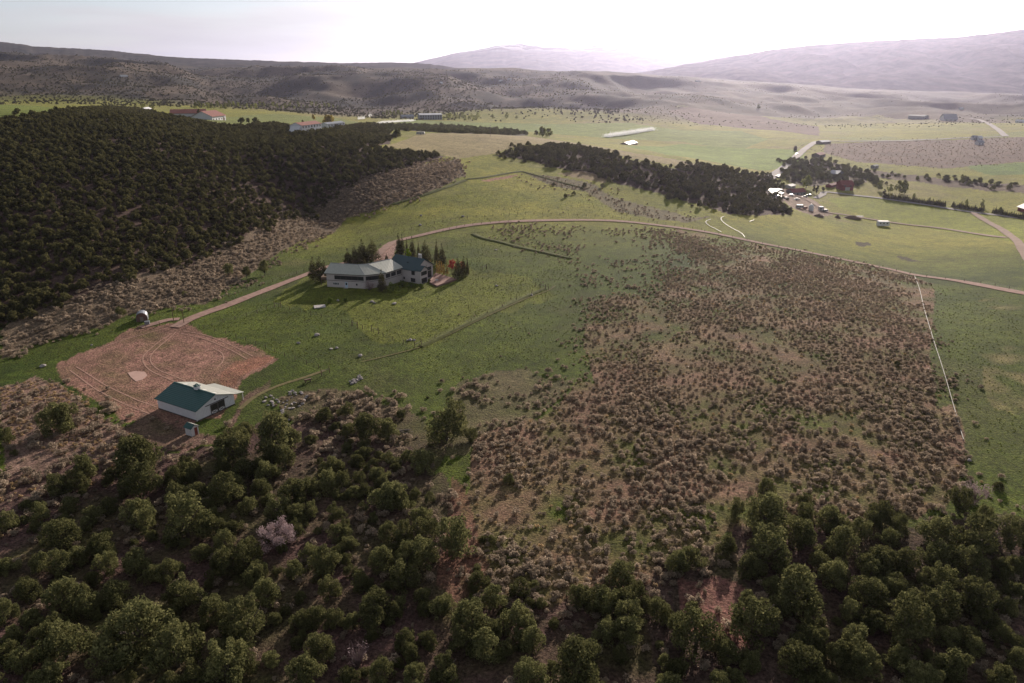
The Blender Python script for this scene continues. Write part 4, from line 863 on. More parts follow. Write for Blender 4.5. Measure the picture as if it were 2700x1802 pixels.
# ------------------------------------------------------------------ fences, gates, pipes, poles
def post_mesh(h, r): 
    m = MB(); m.tube((0,0,-.3), (0,0,h), r, r*.9, 6); return m.mesh('post', M['brown'])
POST = post_mesh(1.35, .085); TALL = post_mesh(2.2, .12)
WIRE = plain('fence_wire', (.22,.20,.18), .6)
def fence(px, label, sp=5.0, k=1.0, wires=3, braces=(), mesh=POST):
    P = ats([(a*k, b*k) for a, b in px])[:, :2]; Q = smooth_line(P, .5) if len(P) > 2 else np.array([P[0]+(P[1]-P[0])*t for t in np.linspace(0, 1, 200)])
    d = np.r_[0, np.cumsum(np.linalg.norm(np.diff(Q, axis=0), axis=1))]; n = max(2, int(d[-1]/sp)+1); u = np.linspace(0, d[-1], n)
    X = np.interp(u, d, Q[:,0]); Y = np.interp(u, d, Q[:,1]); Z = zf(X, Y)
    r_ = root('wire_fence', (X[0], Y[0], Z[0]), 0, label, 'fence')
    rq = random.Random(len(px))
    for x, y, z in zip(X, Y, Z):
        o = link('post', mesh, r_, (x-X[0], y-Y[0], z-Z[0]), rq.random()*6); o.rotation_euler[0] = rq.gauss(0,.03); o.rotation_euler[1] = rq.gauss(0,.03)
    for w in range(wires):
        m = MB(); h = .45+.38*w
        for i in range(n-1): m.tube((X[i]-X[0], Y[i]-Y[0], Z[i]-Z[0]+h), (X[i+1]-X[0], Y[i+1]-Y[0], Z[i+1]-Z[0]+h), .012, .012, 3)
        m.build('wire', WIRE, r_)
    return r_
fence([(545,800),(610,780),(700,750),(760,731),(802,716)], 'wire fence along the upper side of the dirt road left of house')
fence([(1065,612),(1130,594),(1200,581),(1290,572),(1420,566),(1560,572),(1700,585),(1850,607)], 'wire fence along the outer side of the curving road')
fence([(1150,618),(1210,601),(1280,591),(1340,587)], 'wire fence along the inner side of the curving road')
fence([(485,851),(536,867),(591,851),(664,831),(700,818),(736,811)], 'wire fence from gate post along the upper edge of the paddock', 4.5)
fence([(736,811),(800,826),(862,842),(929,861),(985,877),(1040,899),(1094,919)], 'wire fence between the house lawn and the shaded paddock', 5)
fence([(1094,919),(1200,870),(1300,823),(1380,786),(1446,764)], 'wire fence along the lower right edge of the house lawn', 9)
fence([(1446,764),(1380,742),(1330,725),(1282,711)], 'wire fence along the upper right edge of the house lawn', 7)
fence([(536,868),(600,884),(680,912),(760,944),(840,972)], 'wire fence along the right edge of the dirt yard', 5)
fence([(460,853),(420,858),(386,868)], 'short wire fence left of the gate posts', 4)
fence([(1858,612),(2000,642),(2150,672),(2300,700),(2415,727),(2560,745),(2700,772)], 'wire fence along the far side of the road on the right', 8)
def brace(px, py, qx, qy, label):
    a, b = ats([(px,py),(qx,qy)]); r_ = root('fence_brace', tuple(a), 0, label, 'fence brace'); d = b-a
    for e in ((0,0,0), d): o = link('post', TALL, r_, tuple(e))
    MB().tube((0,0,1.35), (d[0],d[1],d[2]+1.35), .07, .07, 6).build('rail', M['grey_wood'], r_)
brace(1094,919,1111,910,'timber H brace at the bottom corner of the lawn fence'); brace(980,874,998,881,'timber H brace on the lawn fence left of the corner'); brace(929,860,943,865,'timber H brace further left on the lawn fence'); brace(1438,764,1424,758,'pale timber brace at the right corner of the lawn fence')
brace(1271,714,1283,710,'pale timber brace at the top of the lawn fence near the trees'); brace(848,992,869,984,'timber posts and rail at the paddock gateway'); brace(724,810,741,812,'dark timber brace at the upper paddock corner')
for x, y, l in ((457.6,844.5,'left tall timber gate post at the yard entrance'), (485.5,853,'right tall timber gate post at the yard entrance')):
    r_ = root('gate_post', tuple(at(x, y)), 0, l, 'gate post'); MB().tube((0,0,-.4), (0,0,4.7), .13, .11, 8).build('post', M['brown'], r_); MB().tube((0,0,4.7), (0,0,4.8), .16, .16, 8).build('cap', M['dark_trim'], r_)
def pole(px, py, h, label):
    r_ = root('utility_pole', tuple(at(px, py)), .5, label, 'utility pole'); MB().tube((0,0,-.5), (0,0,h), .16, .11, 8).build('pole', M['grey_wood'], r_); MB().box((0,0,h-.5), (2.2,.12,.14)).build('crossarm', M['grey_wood'], r_)
    for sx in (-.9,.9): MB().tube((sx,0,h-.43), (sx,0,h-.2), .06, .05, 6).build('insulator', M['metal'], r_)
pole(747,583,9.5,'tall weathered utility pole at the lower wood edge'); pole(1129,452,9,'utility pole in the sage above the far meadow'); pole(1293,361,11,'utility pole on the crest of the tan meadow')
def pipe_line(px, label, r=.11, seg=9.0, name='irrigation_pipe', h=.35):
    Q = smooth_line(ats(px)[:, :2], 1.0); d = np.r_[0, np.cumsum(np.linalg.norm(np.diff(Q, axis=0), axis=1))]; n = max(2, int(d[-1]/seg)+1); u = np.linspace(0, d[-1], n)
    X = np.interp(u, d, Q[:,0]); Y = np.interp(u, d, Q[:,1]); Z = zf(X, Y)+h
    r_ = root(name, (X[0], Y[0], Z[0]), 0, label, 'pipe')
    for i in range(n-1):
        a = np.array((X[i]-X[0], Y[i]-Y[0], Z[i]-Z[0])); b = np.array((X[i+1]-X[0], Y[i+1]-Y[0], Z[i+1]-Z[0]))
        MB().tube(a+(b-a)*.015, b-(b-a)*.015, r, r, 6).build('pipe_section', M['pipe'], r_)
    for i in range(n): MB().tube((X[i]-X[0], Y[i]-Y[0], Z[i]-Z[0]-h-.1), (X[i]-X[0], Y[i]-Y[0], Z[i]-Z[0]+r*.7), .05, .05, 5).build('stand', M['metal'], r_)
pipe_line([(2411,730),(2424,765),(2440,830),(2458,890),(2479,955),(2500,1025),(2520,1095),(2534,1145),(2540,1163)], 'long straight white irrigation pipe dividing sage from green pasture', .09, 7.5)
pipe_line([(1874,580),(1860,586),(1870,597),(1888,606),(1902,614)], 'left curved white pipe below the right wood', .10, 5)
pipe_line([(1910,572),(1900,578),(1912,592),(1935,606),(1955,617),(1964,628)], 'right curved white pipe below the right wood', .10, 5)
pipe_line([(1976,586),(1988,582)], 'short white pipe lying right of the curved ones', .15, 5)

# ------------------------------------------------------------------ ornamental trees round the house and in the valley
def tree_root(name, loc, rz, sc, label, cat, group=None):
    r_ = root(name, loc, rz, label, cat, group); r_.scale = sc if isinstance(sc, tuple) else (sc, sc, sc); return r_
def cone_lobes(Ht, W, n=26, seed=0):
    r = random.Random(seed); L = []
    for i in range(n):
        t = (i+.5)/n; rad = W*.5*(1-t)**.85+.12; a = i*2.4
        for k in range(3 if t < .7 else 1):
            aa = a+k*2.1+r.uniform(-.3,.3); L.append((rad*.6*math.cos(aa), rad*.6*math.sin(aa), Ht*(.06+.93*t)+r.uniform(-.1,.1), max(.16, rad*.48), max(.3, Ht/n*1.3)))
    return L
def mk(name, lobes, n, size, seed, mat, **kw):
    v, q, t = cloud(lobes, n, size, seed, **kw); return fast_mesh(name, v, q, [M[mat]], t)
SPR = [mk('spruce_crown', cone_lobes(9, w_, 24, i), 2300, .16, 300+i, 'spruce', asp=.4, up=-.1) for i, w_ in enumerate((3.6, 3.0, 4.4))]
SPT = trunk_mesh('spruce_trunk', 5, .16, 3, M['bark'])
def spruce(px, py, h, label, k=0, wid=1.0, mat=None):
    p = at(px, py); r_ = tree_root('spruce_tree', tuple(p), px % 6, (h/9*wid*1.15, h/9*wid*1.15, h/9*1.1), label, 'tree', 'spruces round the house'); link('crown', SPR[k % 3], r_); link('trunk', SPT, r_)
def balltree(name, px, py, w_, h, mat, label, n=1500, cat='tree', group=None, sz=None, trunk=.22, lob=14):
    p = at(px, py); sd = int(px*7+py); me = mk(name+'_crown', crown_lobes(sd, w_, h*(1-trunk), h*trunk, lob), n, sz or w_*.045, sd, mat)
    r_ = tree_root(name, tuple(p), 0, 1, label, cat, group); link('crown', me, r_); link('trunk', trunk_mesh(name+'_trunk', h*.8, max(.12, w_*.03), sd, M['bark']), r_); return r_
for x, y, h, w_, k, l in ((828,738,8.5,1.3,0,'leftmost spruce at the left end of the house'),(846,742,9.5,1.1,2,'tall spruce touching the left house corner'),(858,740,7.5,1.0,1,'smaller spruce tucked against the left house wall'),
    (919,706,7.5,1.5,0,'left big dark spruce behind the hipped roof'),(938,702,8.5,1.5,2,'second big dark spruce behind the hipped roof'),(957,694,9.5,1.5,0,'third and tallest dark spruce behind the hipped roof'),(982,690,9.5,1.5,2,'right big dark spruce beside the parking'),(962,712,5,1.1,1,'short golden spruce in front of the dark group'),(1020,692,3.5,1.3,0,'small conifer tip showing above the hipped roof'),
    (1053,676,9.5,1.0,1,'slender spruce at the parking edge behind the gable'),(1062,672,8.5,.7,0,'thin spruce just right of the parking edge'),(1074,684,8.5,.6,1,'very thin spruce between the parking and the lime tree'),(1088,682,9.0,.9,0,'spruce above the lime green tree'),(1105,690,8.0,.7,1,'thin spruce behind the chimney'),(1122,694,9.5,1.2,2,'broad spruce right behind the chimney'),(1152,697,10,.7,1,'tall narrow spruce behind the golden saplings'),(1166,703,9,1.1,0,'bushy spruce right of the tall narrow one'),
    (1208,735,8.2,1.2,2,'dark spruce at the outer deck corner'),(1223,728,7.5,.9,0,'spruce right of the deck corner'),(1233,726,7,.6,1,'thin bare spruce at the right end of the row'),(952,760,7.8,1.1,0,'dark spruce standing against the bend of the house front')):
    if l.startswith('dark spruce standing'): x, y = 1008, 768
    spruce(x, y, h, l, k, w_)
balltree('lime_tree', 1077, 690, 3.4, 6.2, 'lime', 'bright lime green tree behind the dark gable roof', 1500, 'tree', None, .16, .1)
balltree('redbud_tree', 1192, 722, 3.6, 6.2, 'redbud', 'larger coral red blossoming tree by the deck spruces', 1200, 'tree', None, .15, .35)
balltree('redbud_tree', 1221, 722, 2.9, 5.4, 'redbud', 'smaller coral red blossoming tree at the right of the spruces', 1000, 'tree', None, .14, .35)
for x, y, h in ((1135,712,4.2),(1153,722,5.4),(1159,724,5.6),(1165,723,5.4),(1171,726,4.6),(1179,724,4.8)):
    p = at(x, y); sd = int(x); me = mk('golden_sapling_crown', cone_lobes(h, .95, 16, sd), 420, .12, sd, 'gold'); r_ = tree_root('golden_sapling', tuple(p), 0, 1, 'narrow golden sapling in the row beside the timber deck', 'tree', 'golden saplings by the deck'); link('crown', me, r_); link('trunk', trunk_mesh('sapling_trunk', h*.8, .07, sd, M['bark']), r_)
balltree('yellow_shrub', 1149, 716, 2.2, 3.2, 'willow', 'yellow green shrub at the right gable corner', 600, 'shrub', None, .12, .08)
for x, y, w_, l in ((869,800,18,'left round green bush on the shaded lawn'),(911,797,16,'right round green bush on the shaded lawn'),(1035,768,30,'low green bush right of the front spruce'),(1062,757,22,'dark foundation shrub under the link windows'),(1085,760,24,'dark foundation shrub along the gable wall'),(1110,760,16,'dark foundation shrub near the deck corner')):
    p = at(x, y); s = w_/ppm(p[1]); balltree('round_bush', x, y, s, s*.75, 'bush', l, 500, 'bush', None, .14, .04, 9)
def dead_tree(px, py, w_, h, label, name='dead_tree', n=650):
    p = at(px, py); sd = int(px); q = random.Random(sd); r_ = tree_root(name, tuple(p), 0, 1, label, 'tree'); m = MB(); tips = []
    for i in range(26):
        a = q.uniform(0, 6.28); e = q.uniform(.35, 1.3); L = h*q.uniform(.5, .95); b = (0, 0, h*.08*q.random()); t_ = (min(L*math.cos(e), w_*.5)*math.cos(a), min(L*math.cos(e), w_*.5)*math.sin(a), L*math.sin(e)+.2); m.tube(b, t_, .07, .02, 4); tips.append((*t_, w_*.16, w_*.14))
        for _ in range(3):
            f = q.uniform(.4,.9); c = tuple(f*u for u in t_); m.tube(c, (c[0]+q.gauss(0,.5), c[1]+q.gauss(0,.5), c[2]+q.uniform(.1,.8)), .03, .01, 3)
    m.build('branches', M['dead'], r_)
    v, qd, t = cloud(tips, n, .16, sd, asp=.25, inner=.1); link('twigs', fast_mesh('twigs', v, qd, [M['dead']], t), r_)
dead_tree(735, 1448, 5.2, 5.6, 'pinkish grey dead juniper standing out among the green ones', n=3200)
dead_tree(975, 765, 4.4, 3.6, 'bare leafless shrub in front of the house bend', 'bare_shrub', 500)
dead_tree(2570, 1325, 5.5, 4.0, 'bare brown shrub at the top right of the near wood', 'bare_shrub', 800)
dead_tree(945, 1760, 2.5, 4.5, 'bleached dead snag at the bottom of the near wood', 'dead_snag', 30)
for x, y, w_, h, mt, l in ((2125,497,34,34,'willow','large yellow green cottonwood behind the grey farmhouse'),(2194,460,20,20,'willow','yellow green tree rising out of the junipers'),(2372,513,26,40,'willow','tallest bare-stemmed cottonwood beyond the hedge row'),(2384,512,24,38,'willow','cottonwood just right of the tallest one'),(2317,503,18,26,'willow','leftmost young cottonwood beyond the hay field'),(2347,508,16,22,'willow','young cottonwood between the conifer and the tall pair'),(2331,516,10,18,'spruce','dark conifer at the start of the hedge row'),(2636,566,14,20,'willow','yellow green tree set in the right hedge'),(2408,524,10,14,'willow','small tree right behind the hedge row'),(2547,545,10,22,'willow','slim poplar behind the middle hedge'),(2588,549,12,24,'willow','slim poplar at the end of the hedge row'),
    (867,330,34,24,'yellow','bright yellow tree left of the long white building'),(827,317,12,14,'yellow','small yellow tree in the far green field'),(786,345,22,22,'juniper','dark tree left of the white villa'),(799,331,10,14,'juniper','small dark tree behind the villa'),(528,312,18,22,'juniper','dark tree in front of the red roofed arena'),(46,302,24,14,'juniper','lone dark clump in the far left field'),(636,325,20,14,'juniper','left dark tree right of the stable'),(655,324,14,12,'juniper','middle dark tree right of the stable'),(674,326,22,14,'juniper','right dark tree right of the stable'),(1045,364,28,24,'juniper','round dark juniper at the corner of the tan meadow'),(1076,347,14,14,'juniper','small dark juniper above the meadow corner'),(1415,358,14,12,'juniper','dark juniper on the crest behind the tan meadow'),(1430,362,26,26,'willow','bare grey cottonwood left on the meadow crest'),(1448,362,22,24,'willow','bare grey cottonwood right on the meadow crest'),(2000,288,12,12,'willow','lone pale tree at the foot of the right hills'),
    (2145,510,10,24,'spruce','dark conifer right of the grey farmhouse'),(2152,513,12,26,'spruce','second dark conifer right of the grey farmhouse'),(2060,505,22,24,'juniper','dark rounded tree between the sheds and the farmhouse'),(2170,505,10,12,'juniper','small dark tree at the lane corner')):
    p = at(x, y); s = 1/ppm(p[1], p[2]); balltree('valley_tree' if mt != 'juniper' else 'juniper_tree', x, y, w_*s, h*s, mt, l, 700, 'tree', None, max(.2, w_*s*.06), .12, 11)
# clipped hedge rows and spring-green valley trees
HEDGE = [mk('hedge_conifer', cone_lobes(3.6, 2.0, 12, i), 260, .26, 500+i, 'juniper_far', asp=.6) for i in range(3)]
hp = [(2331+(2490-2331)*t, 524+(546-524)*t) for t in np.linspace(0, 1, 36)]+[(2512+(2590-2512)*t, 548+(560-548)*t) for t in np.linspace(0, 1, 16)]+[(2618+(2730-2618)*t, 563+(585-563)*t) for t in np.linspace(0, 1, 20)]
for i, ((x, y), p) in enumerate(zip(hp, ats(hp))):
    o = link('hedge_conifer', HEDGE[i % 3], None, tuple(p), i*1.1); s = rr.uniform(.8, 1.35); o.scale = (s, s, s*1.1); tag(o, 'small conifer of the clipped row along the grey lane', 'tree', 'hedge row conifers by the lane')
WIL = [mk('spring_tree', crown_lobes(600+i, 9, 10, .8, 10), 420, .55, 600+i, 'willow') for i in range(4)]
vt = [(x, 283+rr.uniform(-3,6)) for x in np.linspace(515, 890, 34)]+[(x, 306+rr.uniform(-3,4)) for x in np.linspace(1010, 1060, 6)]+[(x, 313+rr.uniform(-2,5)) for x in np.linspace(1170, 1260, 12)]+[(x, 314) for x in (1300,1335,1362)]+[(378,287),(395,287),(405,288)]
for i, ((x, y), p) in enumerate(zip(vt, ats(vt))):
    o = link('spring_tree', WIL[i % 4], None, tuple(p), i*.9); s = rr.uniform(.55, 1.2); o.scale = (s, s, s); tag(o, 'fresh yellow green tree in the far valley row below the hills', 'tree', 'spring green trees below the far hills')
def spray(pa, pb, h, n, label):
    a, b = ats([pa, pb]); r = np.random.default_rng(int(pa[0])); t_ = r.random(n)[:,None]; L = np.linalg.norm(b-a)
    pos = a+(b-a)*t_+np.c_[r.normal(size=n)*L*.012, r.normal(size=n)*L*.02, np.abs(r.normal(size=n))*h*.5+.3]
    v, q = quads_at(pos, r.normal(size=(n,3)), np.full(n, .42), .6, r); c = a
    tag(link('sprinkler_spray', fast_mesh('sprinkler_spray', v-c, q, [M['spray']], np.ones(len(v))), None, tuple(c)), label, 'water spray', kind='stuff')
spray((1598,363), (1722,344), 3.8, 11000, 'long white line of sprinkler spray over the valley field'); spray((1000,326), (1090,320), 2.6, 3000, 'thin white line of sprinkler spray in the left valley field'); spray((944,316), (962,314), 4.5, 500, 'white plume of sprinkler water left of the thin line'); spray((972,310), (980,307), 5, 300, 'small white sprinkler plume farthest left in the valley')
# ------------------------------------------------------------------ junipers and sagebrush
def grid_pts(poly, cell, seed, keep=None, jit=.46, edge=1.2):
    poly = np.asarray(poly); r = np.random.default_rng(seed)
    xs = np.arange(poly[:,0].min(), poly[:,0].max(), cell); ys = np.arange(poly[:,1].min(), poly[:,1].max(), cell)
    X, Y = np.meshgrid(xs, ys); X = X+(r.random(X.shape)-.5)*2*jit*cell; Y = Y+(r.random(Y.shape)-.5)*2*jit*cell; X[1::2] += cell*.5
    X, Y = X.ravel(), Y.ravel(); k = cell*edge
    ins = inpoly(X+(fbm(X/(6*cell), Y/(6*cell), seed, 3)+r.normal(size=X.shape)*.35)*k, Y+(fbm(X/(6*cell)+50, Y/(6*cell), seed+1, 3)+r.normal(size=X.shape)*.35)*k*1.5, poly); X, Y = X[ins], Y[ins]
    if keep is not None: m = keep(X, Y, r); X, Y = X[m], Y[m]
    return X, Y
JC = """360,20,190 40,120,90 750,180,80 830,260,240 500,330,150 360,410,120 740,410,90 850,400,170 1085,320,100 1160,440,120 1380,190,220 1330,440,180 1450,80,90 1620,130,220 1440,320,120 1580,330,130 1680,250,130 1740,450,170 1930,400,130 420,520,100 650,520,100 545,580,110 240,590,100 820,570,150 360,690,180 590,760,150 630,800,110 1110,620,250 1370,640,110 1460,530,100 1580,480,80 1640,560,130 1750,560,120 1330,740,130 1190,800,110 1980,570,100 50,870,120 360,890,120 800,850,160 1310,880,160 1000,920,120 900,930,110 1730,900,120 1520,900,100 1900,860,150 1980,800,80 690,1040,150 390,1060,210 520,1130,130 1110,1060,160 1260,1130,160 1570,1050,150 40,1160,120 210,1180,120 330,1230,130 1780,1200,120 400,1330,240 850,1240,330 1460,1230,240 1050,1380,260 650,1420,180 1950,1020,110 1880,1370,150 1350,1490,220 1800,1500,180 1750,1330,80 210,650,70 1020,690,80 470,400,100 1260,560,70 1840,560,80 900,700,70 1080,740,70 960,1180,110 150,1000,80 1680,1140,70 1960,1200,110 130,1440,140 300,1500,160 1180,1540,160 1600,1420,100
150,80,150,B 280,80,120,B 620,70,200,B 760,110,80,B 480,270,140,B 270,240,70,B 270,450,180,B 440,450,80,B 520,480,60,B 470,570,110,B 30,450,70,B 130,440,80,B 500,680,150,B 680,730,200,B 280,680,110,B 20,650,80,B 60,740,90,B 320,770,80,B 390,790,90,B 500,820,150,B 240,860,140,B 380,960,150,B 160,980,80,B 265,990,60,B 215,1110,180,B 310,1150,110,B 50,1190,100,B 590,1100,80,B 480,1050,110,B 490,1130,90,B 890,1060,140,B 1050,1020,110,B 1130,990,60,B 1105,1090,60,B 1170,1100,60,B 760,1190,220,B 1040,1190,160,B 870,1280,110,B 960,1150,70,B 1130,1320,130,B 830,1330,200,B 380,1310,120,B 510,1310,110,B 1410,1060,130,B 1540,1100,160,B 1650,930,170,B 1740,1040,110,B 1690,1170,160,B 1860,1140,120,B 1980,870,120,B 1970,1210,120,B 1560,1260,150,B 1680,1260,150,B 1110,1510,180,B 1390,1470,260,B 440,1510,130,B 620,1490,160,B 330,1450,70,B 50,1530,120,B 990,370,60,B 800,890,50,B 830,710,50,B 885,725,40,B 1450,660,50,B
40,820,150,C 310,560,90,C 480,600,230,C 700,700,170,C 860,590,160,C 1170,570,130,C 1270,640,110,C 900,650,100,C 490,790,230,C 260,770,120,C 380,880,130,C 1030,670,130,C 930,760,160,C 1120,830,200,C 1480,700,200,C 1620,510,120,C 1720,740,230,C 1920,710,160,C 1310,850,150,C 1480,820,180,C 1690,890,160,C 1850,900,130,C 650,1010,260,C 880,950,150,C 1080,1030,190,C 1510,980,150,C 1680,1070,200,C 1450,1100,220,C 1890,1130,110,C 800,850,120,C 420,1200,260,C 720,1310,200,C 990,1150,120,C 1130,1200,150,C 1300,1230,250,C 1000,1290,160,C 1400,1250,150,C 1060,1430,220,C 680,1450,220,C 380,1430,130,C 80,1280,250,C 250,1380,150,C 1560,1440,180,C 1700,1350,120,C 1880,1290,120,C 1950,1430,120,C 1430,1530,160,C 1850,1540,160,C 850,1540,100,C 300,1540,110,C 1860,410,60,C 1760,600,110,C 1970,880,120,C 1960,1010,120,C 1780,1200,130,C 1560,1300,130,C 1250,1420,140,C 880,1390,130,C 560,1120,130,C 1250,980,110,C 1420,960,90,C""".split()
hand = []; k_ = 2010/900.
for e in JC:
    q = e.split(','); ox = {'B': 900, 'C': 1800}.get(q[3] if len(q) > 3 else '', 0)
    w_ = float(q[2])/k_; hand.append((ox+float(q[0])/k_, 1100+(float(q[1])+.34*float(q[2]))/k_, w_, ox))
hp = ats([h[:2] for h in hand]); JW = 5.6
trees = []                                     # x, y, z, scale, width factor, set
for (px, py, w_, ox), p in zip(hand, hp): trees.append((p[0], p[1], p[2], np.clip(w_/ppm(p[1], p[2])/JW*1.16, .32, 1.75), 'hand'))
for px, py, w_ in ((166,1112,74),(20,1158,38)): pass
HX = np.array([t[0] for t in trees]); HY = np.array([t[1] for t in trees]); HS = np.array([t[3] for t in trees])
def clear(X, Y, f=2.3): 
    d = np.sqrt((X[:,None]-HX)**2+(Y[:,None]-HY)**2)-HS[None,:]*f; return d.min(1) > 0
gd = inpoly(np.array([0.]), np.array([0.]), gap_dirt)
fill = [(wood_near, 4.3, 11, lambda X, Y, r: clear(X, Y, 1.9)&(r.random(len(X)) < .6)&~inpoly(X, Y, gap_dirt)&~inpoly(X, Y, near_dirt), (.28, .85)),
        (wood_left, 3.6, 12, lambda X, Y, r: r.random(len(X)) < .95+.4*fbm(X/30, Y/30, 3, 2), (.42, .92)),
        (wood_right, 3.8, 13, lambda X, Y, r: r.random(len(X)) < .82+.6*fbm(X/24, Y/24, 3, 2), (.42, .95)),
        (wood_farm, 6.0, 14, lambda X, Y, r: r.random(len(X)) < .75, (.6, 1.05)), (wood_band, 7.0, 15, lambda X, Y, r: r.random(len(X)) < .55, (.55, 1.0)), (wood_row, 7.5, 16, lambda X, Y, r: r.random(len(X)) < .8, (.7, 1.1)),
        (sage_left, 14, 17, lambda X, Y, r: r.random(len(X)) < .16, (.3, .7)), (sage_yard, 16, 18, lambda X, Y, r: r.random(len(X)) < .2, (.2, .4)), (sage_main, 15, 19, lambda X, Y, r: r.random(len(X)) < .04, (.15, .35)), (sage_pit, 8, 20, lambda X, Y, r: r.random(len(X)) < .35, (.15, .35)), (sage_fringe, 12, 22, lambda X, Y, r: r.random(len(X)) < .25, (.4, .8))]
for poly, cell, seed, keep, (a, b) in fill:
    X, Y = grid_pts(poly, cell, seed, keep, .46, 2.2); Z = zf(X, Y); r = np.random.default_rng(seed)
    S = a+(b-a)*r.random(len(X))**1.1
    for x, y, z, s in zip(X, Y, Z, S): trees.append((x, y, z, s, 'near' if poly is wood_near else 'left' if poly is wood_left else 'right' if poly is wood_right else 'other'))
for px, py, h, l in ((698.5,727,1,0),(650,734,.9,0),(603,731,.9,0)): p = at(px, py); trees.append((p[0], p[1], p[2], .72, 'lone'))
def in_view(x, y, z, m=60):
    d = np.array((x, y, z-H)); f = y*CP-(z-H)*SP; 
    if f < 5: return False
    px = 1350+FPX*x/f; py = 901-FPX*(y*SP+(z-H)*CP)/f
    return -m < px < 2700+m and -m < py < 1802+m*1.6
vis = [in_view(t[0], t[1], t[2]+2) for t in trees]
app = [t[3]*ppm(t[1], t[2])*(v or t[4] in ('hand','lone')) for t, v in zip(trees, vis)]
order = sorted(range(len(trees)), key=lambda i: -app[i]); chosen = set(order[:296])|{i for i, t in enumerate(trees) if t[4] == 'lone'}
qr = random.Random(5); rest = []
def pix(x, y, z):
    f = y*CP-(z-H)*SP; return 1350+FPX*x/f, 901-FPX*(y*SP+(z-H)*CP)/f
def where(x, y, z):
    px, py = pix(x, y, z)
    if px > 1650:
        if py < 1440: return 'along the upper edge of the right-hand wood' if px > 2150 else 'beside the bare red gap at the right-hand wood'
        if py < 1620: return 'in the middle of the right-hand wood' if px > 2200 else 'on the left side of the right-hand wood'
        return 'at the bottom right corner' if px > 2250 else 'at the bottom of the right-hand wood'
    if py < 1230: return 'just below the shed and barn' if px < 700 else 'below the rock dump' if px < 1000 else 'at the foot of the green slope'
    if py < 1420: return 'on the left edge below the yard' if px < 330 else 'uphill of the dead grey juniper' if px < 800 else 'along the left margin of the brush field'
    if py < 1600: return 'left of the dead grey juniper' if px < 600 else 'around the dead grey juniper' if px < 950 else 'bordering the bottom of the brush field'
    return 'in the bottom left corner' if px < 500 else 'at the bottom edge left of centre' if px < 1050 else 'at the bottom edge in the centre'
def wide(s): return 'broad' if s > 1.15 else 'middling' if s > .75 else 'small'
LAB = {'near': 'olive green juniper of the near woodland on the left and centre slope', 'nearR': 'olive green juniper of the near woodland in the lower right corner', 'left': 'dark juniper at the lower edge of the big left wood', 'right': 'dark juniper at the lower edge of the right wood', 'other': 'young juniper standing apart in the sagebrush'}
lone_l = iter(('dark little tree standing furthest right above the dirt road', 'dark little tree in the middle of three above the dirt road', 'dark little tree furthest left of three above the dirt road'))
first = {0: 'big round dark juniper standing alone left of the barn', 1: 'smaller round juniper at the left edge below the dirt yard', 148: ''}
for i, t in enumerate(trees):
    x, y, z, s, st = t
    if i not in chosen: rest.append(t); continue
    me, tr, hh = JUN[(0 if i < 2 else qr.randrange(9))]
    lab = next(lone_l) if st == 'lone' else first.get(i) or (('%s olive green juniper %s' % (wide(s), where(x, y, z))) if st in ('hand','near') else LAB[st])
    uniq = st == 'lone' or i in (0, 1)
    r_ = link('juniper_tree', None, None, (x, y, z-.1), qr.random()*6.28); hz_ = s*qr.uniform(.85, 1.15)
    r_.scale = (s, s, hz_*(1.35 if st == 'lone' else 1)); tag(r_, lab, 'tree', None if uniq else lab.replace(' juniper ', ' junipers ', 1))
    c = link('crown', me, r_); link('trunk', tr, r_)
    if st == 'lone': c.location.z = 1.3
def protos(name, meshes):
    c = bpy.data.collections.new(name)
    for m in meshes: c.objects.link(bpy.data.objects.new(name+'_shape', m))
    return c
def scatter(name, P, S, meshes, label, cat, seed=1, sz=None):
    n = len(P); r = np.random.default_rng(seed); me = bpy.data.meshes.new(name); me.vertices.add(n); me.vertices.foreach_set('co', np.asarray(P, np.float32).ravel())
    S3 = np.c_[S, S, np.asarray(S)*(.7+.35*r.random(n))] if sz is None else sz
    for nm, dt, val, key in (('sc','FLOAT_VECTOR',S3,'vector'),('ro','FLOAT_VECTOR',np.c_[r.normal(size=n)*.06, r.normal(size=n)*.06, r.random(n)*6.28],'vector'),('ix','INT',r.integers(0, len(meshes), n),'value')):
        a = me.attributes.new(nm, dt, 'POINT'); a.data.foreach_set(key, np.asarray(val, np.int32 if dt == 'INT' else np.float32).ravel())
    ng = bpy.data.node_groups.new(name+'_scatter', 'GeometryNodeTree'); ng.interface.new_socket('Geometry', in_out='INPUT', socket_type='NodeSocketGeometry'); ng.interface.new_socket('Geometry', in_out='OUTPUT', socket_type='NodeSocketGeometry')
    N = ng.nodes; gi = N.new('NodeGroupInput'); go = N.new('NodeGroupOutput'); ip = N.new('GeometryNodeInstanceOnPoints'); ci = N.new('GeometryNodeCollectionInfo')
    ci.inputs['Collection'].default_value = protos(name+'_shapes', meshes); ci.inputs['Separate Children'].default_value = True; ci.inputs['Reset Children'].default_value = True
    def na(nm, dt): x = N.new('GeometryNodeInputNamedAttribute'); x.data_type = dt; x.inputs['Name'].default_value = nm; return x.outputs['Attribute']
    l = ng.links.new
    l(gi.outputs[0], ip.inputs['Points']); l(ci.outputs[0], ip.inputs['Instance']); ip.inputs['Pick Instance'].default_value = True
    l(na('ix','INT'), ip.inputs['Instance Index']); l(na('ro','FLOAT_VECTOR'), ip.inputs['Rotation']); l(na('sc','FLOAT_VECTOR'), ip.inputs['Scale']); l(ip.outputs[0], go.inputs[0])
    o = link(name, me); md = o.modifiers.new('scatter', 'NODES'); md.node_group = ng
    return tag(o, label, cat, kind='stuff')
